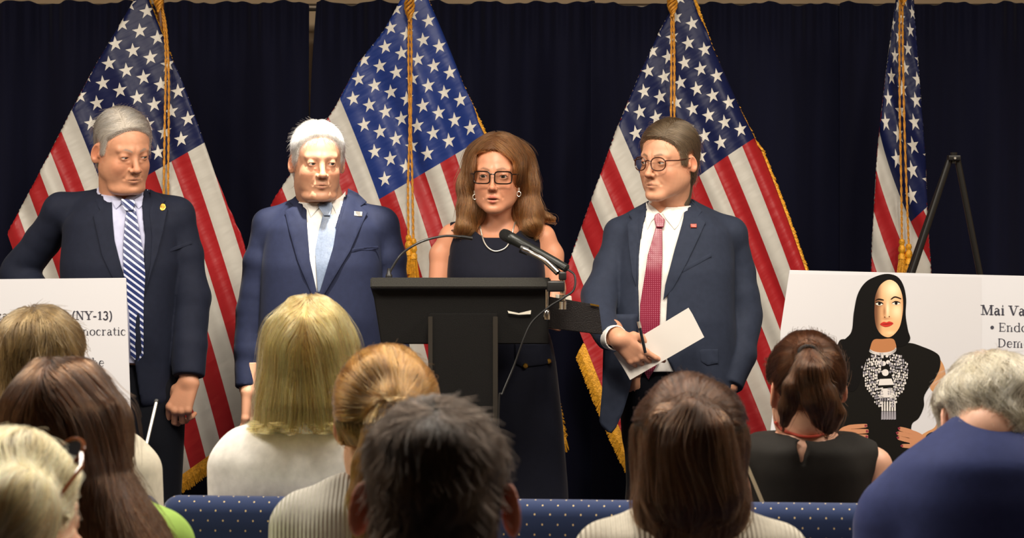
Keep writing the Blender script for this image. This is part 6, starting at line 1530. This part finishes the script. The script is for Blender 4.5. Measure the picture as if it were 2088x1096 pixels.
pr('dress_print', [[(300, 345), (415, 372), (530, 372), (590, 362), (650, 380), (700, 402), (722, 425), (722, 470), (700, 520), (655, 590), (652, 640), (630, 690), (598, 722), (604, 800), (634, 830), (630, 858), (580, 880), (520, 888), (440, 850), (330, 830), (200, 800), (180, 700), (200, 560), (230, 430), (270, 375)]], '#16130f', 0.0014)
pr('neck_print', [[(412, 395), (420, 350), (445, 310), (520, 310), (526, 350), (530, 392), (500, 405), (440, 408)]], '#a87048', 0.0018)
pr('hair_print', [[(440, 72), (490, 60), (535, 72), (562, 110), (574, 170), (572, 240), (582, 305), (592, 345), (570, 372), (535, 378), (518, 345), (470, 345), (430, 350), (412, 400), (390, 470), (360, 560), (320, 570), (290, 500), (262, 400), (300, 352), (335, 312), (345, 230), (362, 150), (395, 98)]], '#0e0b0a', 0.0020)
def tone(name, pts, fn, lift):
    v, f = fill2d(smoothpoly(cc(pts)), 2.2); V = [BR.loc(x, y, lift) for x, y in v]; F2 = []
    for t in f:
        A1, B1_, C1_ = V[t[0]], V[t[1]], V[t[2]]; F2.append(t if (B1_-A1).cross(C1_-A1).dot(BR.n) > 0 else t[::-1])
    X = np.array([((x-1580)*2.147, (y-530)*2.147) for x, y in v]); col = fn(X[:, 0], X[:, 1])
    return mesh_obj(name, V, F2, mat('print_tones', (0.5, 0.3, 0.2), 0.55, vcol=True, spec=0.3), port, False, col=col)
def blend(c, m, to): m = np.clip(m, 0, 1)[:, None]; return c*(1-m)+np.array(srgb(to))*m
def gs(x, y, cx_, cy_, rx, ry): return np.exp(-((x-cx_)/rx)**2-((y-cy_)/ry)**2)
def facetone(x, y):
    c = np.tile(np.array(srgb('#d9a676')), (len(x), 1))
    c = blend(c, smooth01((478-x)/38)*0.95, '#5c3018'); c = blend(c, gs(x, y, 515, 125, 34, 38), '#f2d6b0'); c = blend(c, gs(x, y, 533, 222, 22, 30)*0.9, '#f4d2a8')
    c = blend(c, gs(x, y, 493, 215, 7, 34)*0.95, '#f4d6b0'); c = blend(c, gs(x, y, 479, 225, 7, 26)*0.8, '#84502c'); c = blend(c, gs(x, y, 488, 256, 18, 5)*0.7, '#8a5430')
    c = blend(c, gs(x, y, 455, 192, 20, 12)*0.6, '#6a3c20'); c = blend(c, gs(x, y, 530, 186, 20, 9)*0.4, '#a87048'); c = blend(c, gs(x, y, 505, 318, 20, 8)*0.6, '#f0cca0')
    return blend(c, smooth01((x-548)/14)*0.6, '#9a6238')
tone('face_print', [(436, 200), (440, 155), (462, 108), (500, 86), (535, 104), (556, 150), (561, 200), (556, 250), (543, 297), (515, 330), (490, 337), (462, 322), (443, 290), (436, 245)], facetone, 0.0024)
pr('brow_print', [[(438, 178), (452, 168), (474, 172), (474, 177), (452, 174)], [(508, 168), (525, 158), (550, 166), (550, 171), (526, 164), (509, 173)]], '#2a1a10', 0.0030)
pr('eye_white_print', [[(440, 191), (452, 184), (468, 188), (472, 194), (455, 199)], [(512, 190), (525, 182), (540, 185), (547, 190), (530, 196)]], '#e8dccc', 0.0030)
pr('iris_print', [arc(457, 191, 6.5, 6.5, 0, 330, 10), arc(530, 189, 6.5, 6.5, 0, 330, 10)], '#140c08', 0.0033, False)
pr('lash_print', [[(438, 190), (452, 181), (470, 186), (473, 193), (455, 186)], [(510, 189), (525, 179), (542, 182), (549, 188), (528, 184)]], '#100a08', 0.0034)
pr('lips_print', [[(460, 280), (475, 270), (488, 272), (500, 268), (518, 276), (503, 288), (485, 292), (470, 288)]], '#b83028', 0.0032)
pr('mouth_line_print', [[(460, 280), (488, 278), (518, 276), (488, 281)]], '#701818', 0.0035, False)
pr('nostril_print', [arc(480, 249, 3, 2, 0, 320, 7), arc(500, 247, 3, 2, 0, 320, 7)], '#5a3018', 0.0035, False)
# silver necklace printed on the dress
rn = random.Random(4); sil = []; sil2 = []
for k in range(34):
    t = math.pi*(k+0.5)/34; sil.append(arc(470-58*math.cos(t), 388+22*math.sin(t), 3.4, 7, 0, 320, 7))
for row in range(19):
    for sx in (-1, 1):
        for k in range(12):
            x = 484+sx*(13+k*8.2)+rn.uniform(-2, 2); y = 408+row*12.5+rn.uniform(-3, 3)+abs(x-484)*0.22
            if abs(x-484) < np.interp(y, [405, 465, 540, 650], [56, 104, 92, 32]) and not (abs(x-484) < 30 and 495 < y < 560) and abs(x-484) > 12+0.0*y:
                h_ = rn.uniform(3.5, 6.5); (sil if rn.random() < 0.6 else sil2).append([(x-2.6, y-h_), (x+2.6, y-h_), (x+3.4, y+h_*0.5), (x, y+h_), (x-3.4, y+h_*0.5)])
for (x, y, r_) in ((455, 448, 9), (475, 452, 11), (495, 446, 9), (483, 492, 15), (470, 420, 6), (490, 420, 6)): sil.append(arc(x, y, r_, r_, 0, 340, 14))
sil.append([(458, 520), (510, 518), (522, 545), (452, 548)]); sil.append([(468, 562), (512, 560), (530, 600), (455, 602)])
for k in range(6):
    x = 470+k*11; sil.append([(x-3, 618), (x+3, 618), (x+3.6, 660), (x-3.6, 660)]); sil2.append([(x-4, 662), (x+4, 662), (x+5, 696), (x-5, 698)])
for k in range(7): x = 462+k*10; sil2.append([(x-2.5, 603), (x+2.5, 603), (x+2.5, 616), (x-2.5, 616)])
pr('necklace_print', sil, '#cfcac6', 0.0019, False); pr('necklace_shade_print', sil2, '#8f8b92', 0.0021, False)
fin = []
for (x, y, an) in ((640, 822, 0), (645, 800, 0)): pass
def finger(x0, y0, x1, y1, w_): 
    L_ = math.hypot(x1-x0, y1-y0); nx, ny = -(y1-y0)/L_*w_, (x1-x0)/L_*w_; ux, uy = (x1-x0)/L_*w_, (y1-y0)/L_*w_
    return [(x0+nx, y0+ny), (x1+nx, y1+ny), (x1+ux, y1+uy), (x1-nx, y1-ny), (x0-nx, y0-ny)]
pr('hand_print', [[(590, 745), (640, 760), (688, 805), (682, 830), (655, 842), (610, 825), (585, 790)]], '#b57e5c', 0.0023)
pr('fingers_print', [finger(600, 752, 550, 738, 9), finger(600, 772, 542, 758, 9), finger(605, 792, 545, 778, 9), finger(620, 815, 562, 812, 8)], '#b57e5c', 0.0024)
pr('hand_print', [[(280, 745), (320, 725), (340, 760), (320, 790), (280, 800)]], '#b57e5c', 0.0023)
pr('fingers_print', [finger(320, 730, 395, 724, 8), finger(320, 750, 400, 748, 9), finger(320, 772, 398, 772, 9), finger(330, 793, 372, 797, 7)], '#b57e5c', 0.0024)
pr('nails_print', [finger(548, 737, 541, 735, 5), finger(540, 757, 533, 755, 5), finger(543, 777, 536, 776, 5), finger(560, 812, 553, 812, 5), finger(392, 724, 400, 724, 4.5), finger(398, 748, 406, 748, 5), finger(396, 772, 404, 772, 5)], '#7a2c38', 0.0028, False)
pr('watch_print', [[(660, 770), (690, 752), (708, 790), (690, 825), (668, 800)]], '#14161c', 0.0028)
pr('watch_face_print', [[(684, 790), (700, 780), (706, 796), (694, 812)]], '#a8b4c8', 0.0031, False)
BL = Board('poster_board', [(-330, 572), (257, 566), (272, 1000), (-345, 1010)], 6.02, 6, 'white printed board at the left edge, mostly hidden by the audience')
write(BL, 'za', -8, 651, 24, 0.125, INK); write(BL, '(NY-13)', 145, 651, 24.5, 0.125, INK); write(BL, 'nocratic', 168, 683, 23.5, 0.085, INK)
write(BL, 'l', 168, 716, 23.5, 0.085, INK); write(BL, 'the', 178, 746, 23.5, 0.085, INK); write(BL, 'a', -6, 782, 23.5, 0.085, INK); write(BL, 'ili', 0, 815, 23.5, 0.085, INK)

def easel(D, hx, hy_, label, lean=0.0, legs_px=((-0.56, 0.02), (0.34, 0.02), (-0.52, 0.45))):
    h = WP(hx, hy_, D); r = empty('tripod_easel', (h.x, D, 0), label, 'easel', 'black easels behind the printed boards'); m = mat('easel_black', (0.014, 0.013, 0.012), 0.35, 0.3)
    H = Vector((0, 0, h.z)); hb = MB(); hb.box(H+Vector((0, 0, -0.004)), (0.036, 0.03, 0.016), None, 0.003); hb.lathe([(0.008, -0.02), (0.010, 0.012)], H, 16); o = hb.build('head', m, r)
    MB().tube([H+Vector((0, -0.018, -0.005)), H+Vector((0, -0.014, -0.005))], 0.0035, 10).build('screw', SILV, o)
    for (bx, by) in legs_px or ((-0.56, 0.02), (0.34, 0.02), (0.0, 0.52)):
        a = H+Vector((0.012*(1 if bx > 0 else -1 if bx < 0 else 0), 0.005, -0.01)); b_ = Vector((bx, by, 0.012)); mid = a.lerp(b_, 0.30); 
        l = MB(); l.tube([a, mid], 0.0095, 12); l.tube([mid, b_], 0.0075, 12); lg = l.build('leg', m, r)
        d = (b_-a).normalized(); c = a.lerp(b_, 0.29)
        k = MB(); k.tube([c-d*0.022, c+d*0.022], 0.0125, 12); k.tube([c+Vector((0.012, -0.01, 0.018)), c+Vector((0.014, -0.012, -0.022))], 0.003, 8); k.build('leg_clamp', m, lg)
        MB().lathe([(0.012, 0.0), (0.013, 0.01), (0.009, 0.02)], (b_.x, b_.y, 0), 12).build('foot', mat('rubber', (0.01, 0.01, 0.01), 0.8), lg)
    # ledge arms that carry the board
    return r
E1 = easel(6.42, 1945, 319, 'black tripod easel whose top rises above the right board')
E2 = easel(6.42, -60, 560, 'black easel behind the left board')
for E, B in ((E1, BR), (E2, BL)):
    zb_ = B.base.z; m = MB()
    for dx in (-0.16, 0.16):
        m.tube([Vector((dx, 0.0, zb_+0.02)), Vector((dx, B.base.y-E.location.y-0.02, zb_-0.008))], 0.006, 8)
        m.tube([Vector((dx, B.base.y-E.location.y-0.20, zb_-0.008)), Vector((dx, B.base.y-E.location.y+0.02, zb_-0.008))], 0.006, 8)
    m.tube([Vector((-0.42, 0.01, zb_+0.02)), Vector((0.30, 0.01, zb_+0.02))], 0.006, 8)
    m.build('ledge', mat('easel_black', (0.014, 0.013, 0.012), 0.35, 0.3), E)

# thin silver rod in front of the trousers of the left man
a, b_ = WP(320, 815, 5.2), WP(286, 960, 5.1); d = (b_-a); foot = a+d*(a.z/(-d.z)) if d.z < 0 else b_
o = MB().tube([tuple(a-foot), tuple(Vector((0, 0, 0)))], 0.004, 10).build('metal_rod', SILV); o.location = foot
props(o, 'thin silver rod leaning in front of the dark trousers at the left', 'rod'); MB().tube([tuple(a-foot), tuple((a-foot)*0.995)], 0.0055, 10).build('tip', BPL, o)
# cream strap beside the woman in the black top
o = MB().add(*(lambda V: (V, [(0, 1, 2, 3), (7, 6, 5, 4), (0, 4, 5, 1), (1, 5, 6, 2), (2, 6, 7, 3), (3, 7, 4, 0)]))([tuple(WP(x_, y_, 4.3+dy)-WP(1535, 1000, 4.3)) for dy in (0, 0.004) for x_, y_ in ((1506, 915), (1513, 915), (1600, 1120), (1590, 1120))])).build('bag_strap', mat('cream_strap', '#d8c8a4', 0.6), None, False)
o.location = WP(1535, 1000, 4.3); props(o, 'narrow cream bag strap slanting down beside the woman in the black top', 'strap')

# ------------------------------------------------------------------ banquet chairs of the front row
def chairfab():
    m = mat('blue_dotted_fabric', (0.012, 0.035, 0.13), 0.9, sheen=0.25); nt = m.node_tree; b = nt.nodes['Principled BSDF']
    tc = nt.nodes.new('ShaderNodeTexCoord'); L_ = nt.links.new
    def M(op, a, c=None):
        n = nt.nodes.new('ShaderNodeMath'); n.operation = op
        for i, v in enumerate((a, c)):
            if v is None: continue
            if isinstance(v, (int, float)): n.inputs[i].default_value = v
            else: L_(v, n.inputs[i])
        return n.outputs[0]
    uv = nt.nodes.new('ShaderNodeUVMap'); uv.uv_map = 'uv'; sp = nt.nodes.new('ShaderNodeSeparateXYZ'); L_(uv.outputs[0], sp.inputs[0])
    U = M('MULTIPLY', sp.outputs[0], 34.0); V = M('MULTIPLY', sp.outputs[1], 52.0)
    row = M('ROUND', V); off = M('MULTIPLY', M('MODULO', M('ABSOLUTE', row), 2.0), 0.5)
    du = M('SUBTRACT', M('FRACT', M('ADD', U, off)), 0.5); dv = M('MULTIPLY', M('SUBTRACT', V, row), 0.5)
    r2 = M('ADD', M('MULTIPLY', du, du), M('MULTIPLY', dv, dv)); dot = M('LESS_THAN', r2, 0.0024)
    mx = nt.nodes.new('ShaderNodeMix'); mx.data_type = 'RGBA'; L_(dot, mx.inputs[0]); mx.inputs[6].default_value = (0.007, 0.022, 0.085, 1); mx.inputs[7].default_value = (0.75, 0.58, 0.28, 1)
    L_(mx.outputs[2], b.inputs['Base Color']); return m
CF = chairfab(); CFR = mat('chair_frame', (0.20, 0.15, 0.08), 0.35, 0.8)
def cushion(name, w_, prof, parent, nx=24, ends=0.03):
    """closed profile (y,z) swept along x with rounded ends; uv in metres"""
    V = []; UV = []; N = len(prof); cy = sum(p[0] for p in prof)/N; cz = sum(p[1] for p in prof)/N
    per = [0]
    for i in range(N): a, b_ = prof[i], prof[(i+1) % N]; per.append(per[-1]+math.hypot(a[0]-b_[0], a[1]-b_[1]))
    xs = []
    for i in range(nx+1):
        t = i/nx; x = -w_/2+w_*t; e = min(1.0, min(x+w_/2, w_/2-x)/ends); s_ = math.sqrt(max(0, 1-(1-e)**2)); xs.append((x, s_))
    xs = [(-w_/2+ends*(1-math.cos(a)), math.sin(a)) for a in np.linspace(0.02, math.pi/2, 7)]+[(x, 1.0) for x in np.linspace(-w_/2+ends, w_/2-ends, nx)[1:-1]]+[(w_/2-ends*(1-math.cos(a)), math.sin(a)) for a in np.linspace(math.pi/2, 0.02, 7)]
    for x, s_ in xs:
        for j, (y, z) in enumerate(prof):
            dy = y-cy; dz = z-cz; L_ = math.hypot(dy, dz); k = max(0.0, (L_-ends*(1-s_)))/L_
            V.append((x, cy+dy*k, cz+dz*k))
    F_ = [(i*N+j, (i+1)*N+j, (i+1)*N+(j+1) % N, i*N+(j+1) % N) for i in range(len(xs)-1) for j in range(N)]
    F_ += [tuple(range(N)), tuple((len(xs)-1)*N+j for j in range(N-1, -1, -1))]
    o = mesh_obj(name, V, F_, CF, parent, True); ul = o.data.uv_layers.new(name='uv')
    for p in o.data.polygons:
        js = [o.data.loops[l].vertex_index % N for l in p.loop_indices]; wrap = max(js) == N-1 and min(js) == 0 and len(js) == 4
        for l, j in zip(p.loop_indices, js): ul.data[l].uv = (o.data.vertices[o.data.loops[l].vertex_index].co.x, per[j] if not (wrap and j == 0) else per[N])
    return o
def make_chair():
    r = bpy.data.objects.new('banquet_chair', None); link(r); H = 0.966
    prof = [(-0.025, H-0.42), (0.0+0.03, H-0.42)]+[(0.035-0.0*a, H-0.40+0.36*t) for t, a in ((0.2, 0), (0.5, 0), (0.8, 0), (1.0, 0))]
    prof += [(0.003+0.034*math.cos(a), H-0.034+0.034*math.sin(a)) for a in np.linspace(0.1, math.pi-0.1, 10)]+[(-0.032, H-0.06), (-0.030, H-0.15), (-0.029, H-0.25), (-0.027, H-0.35)]
    b = cushion('backrest', 0.485, prof, r); s_ = cushion('seat', 0.46, [(0.02, 0.42), (0.02, 0.485), (0.04, 0.495), (0.20, 0.50), (0.40, 0.495), (0.44, 0.48), (0.45, 0.45), (0.44, 0.42)], r)
    for sx in (-1, 1):
        MB().tube([(sx*0.215, -0.02, H-0.3), (sx*0.215, -0.02, 0.45), (sx*0.22, -0.07, 0.0)], 0.011, 10).build('rear_leg', CFR, r)
        MB().tube([(sx*0.21, 0.40, 0.43), (sx*0.22, 0.44, 0.0)], 0.011, 10).build('front_leg', CFR, r)
    return r
def link_copy(o, parent=None):
    c = o.copy(); link(c); c.parent = parent
    for ch in list(o.children): link_copy(ch, c)
    return c
ch0 = make_chair()
chl = ['blue dotted chair in the front row, behind the woman in the white blazer', 'blue dotted chair in the front row, middle, behind the lectern column and nearest man', 'blue dotted chair in the front row that holds the woman in the black top']
cxs = [(325, 842, 4.28), (850, 1366, 4.235), (1374, 1896, 4.185)]
for i, (xa, xb, D) in enumerate(cxs):
    o = ch0 if i == 0 else link_copy(ch0); p_ = WP((xa+xb)/2, 450, D); o.location = (p_.x, D, 0); o.rotation_euler = (0, 0, math.radians(-5))
    props(o, chl[i], 'chair', 'banquet chairs of the front row')
o = link_copy(ch0); p_ = WP(75, 450, 4.33); o.location = (p_.x, 4.33, 0); props(o, 'blue dotted chair behind the man in the cream jacket', 'chair', 'banquet chairs of the front row')
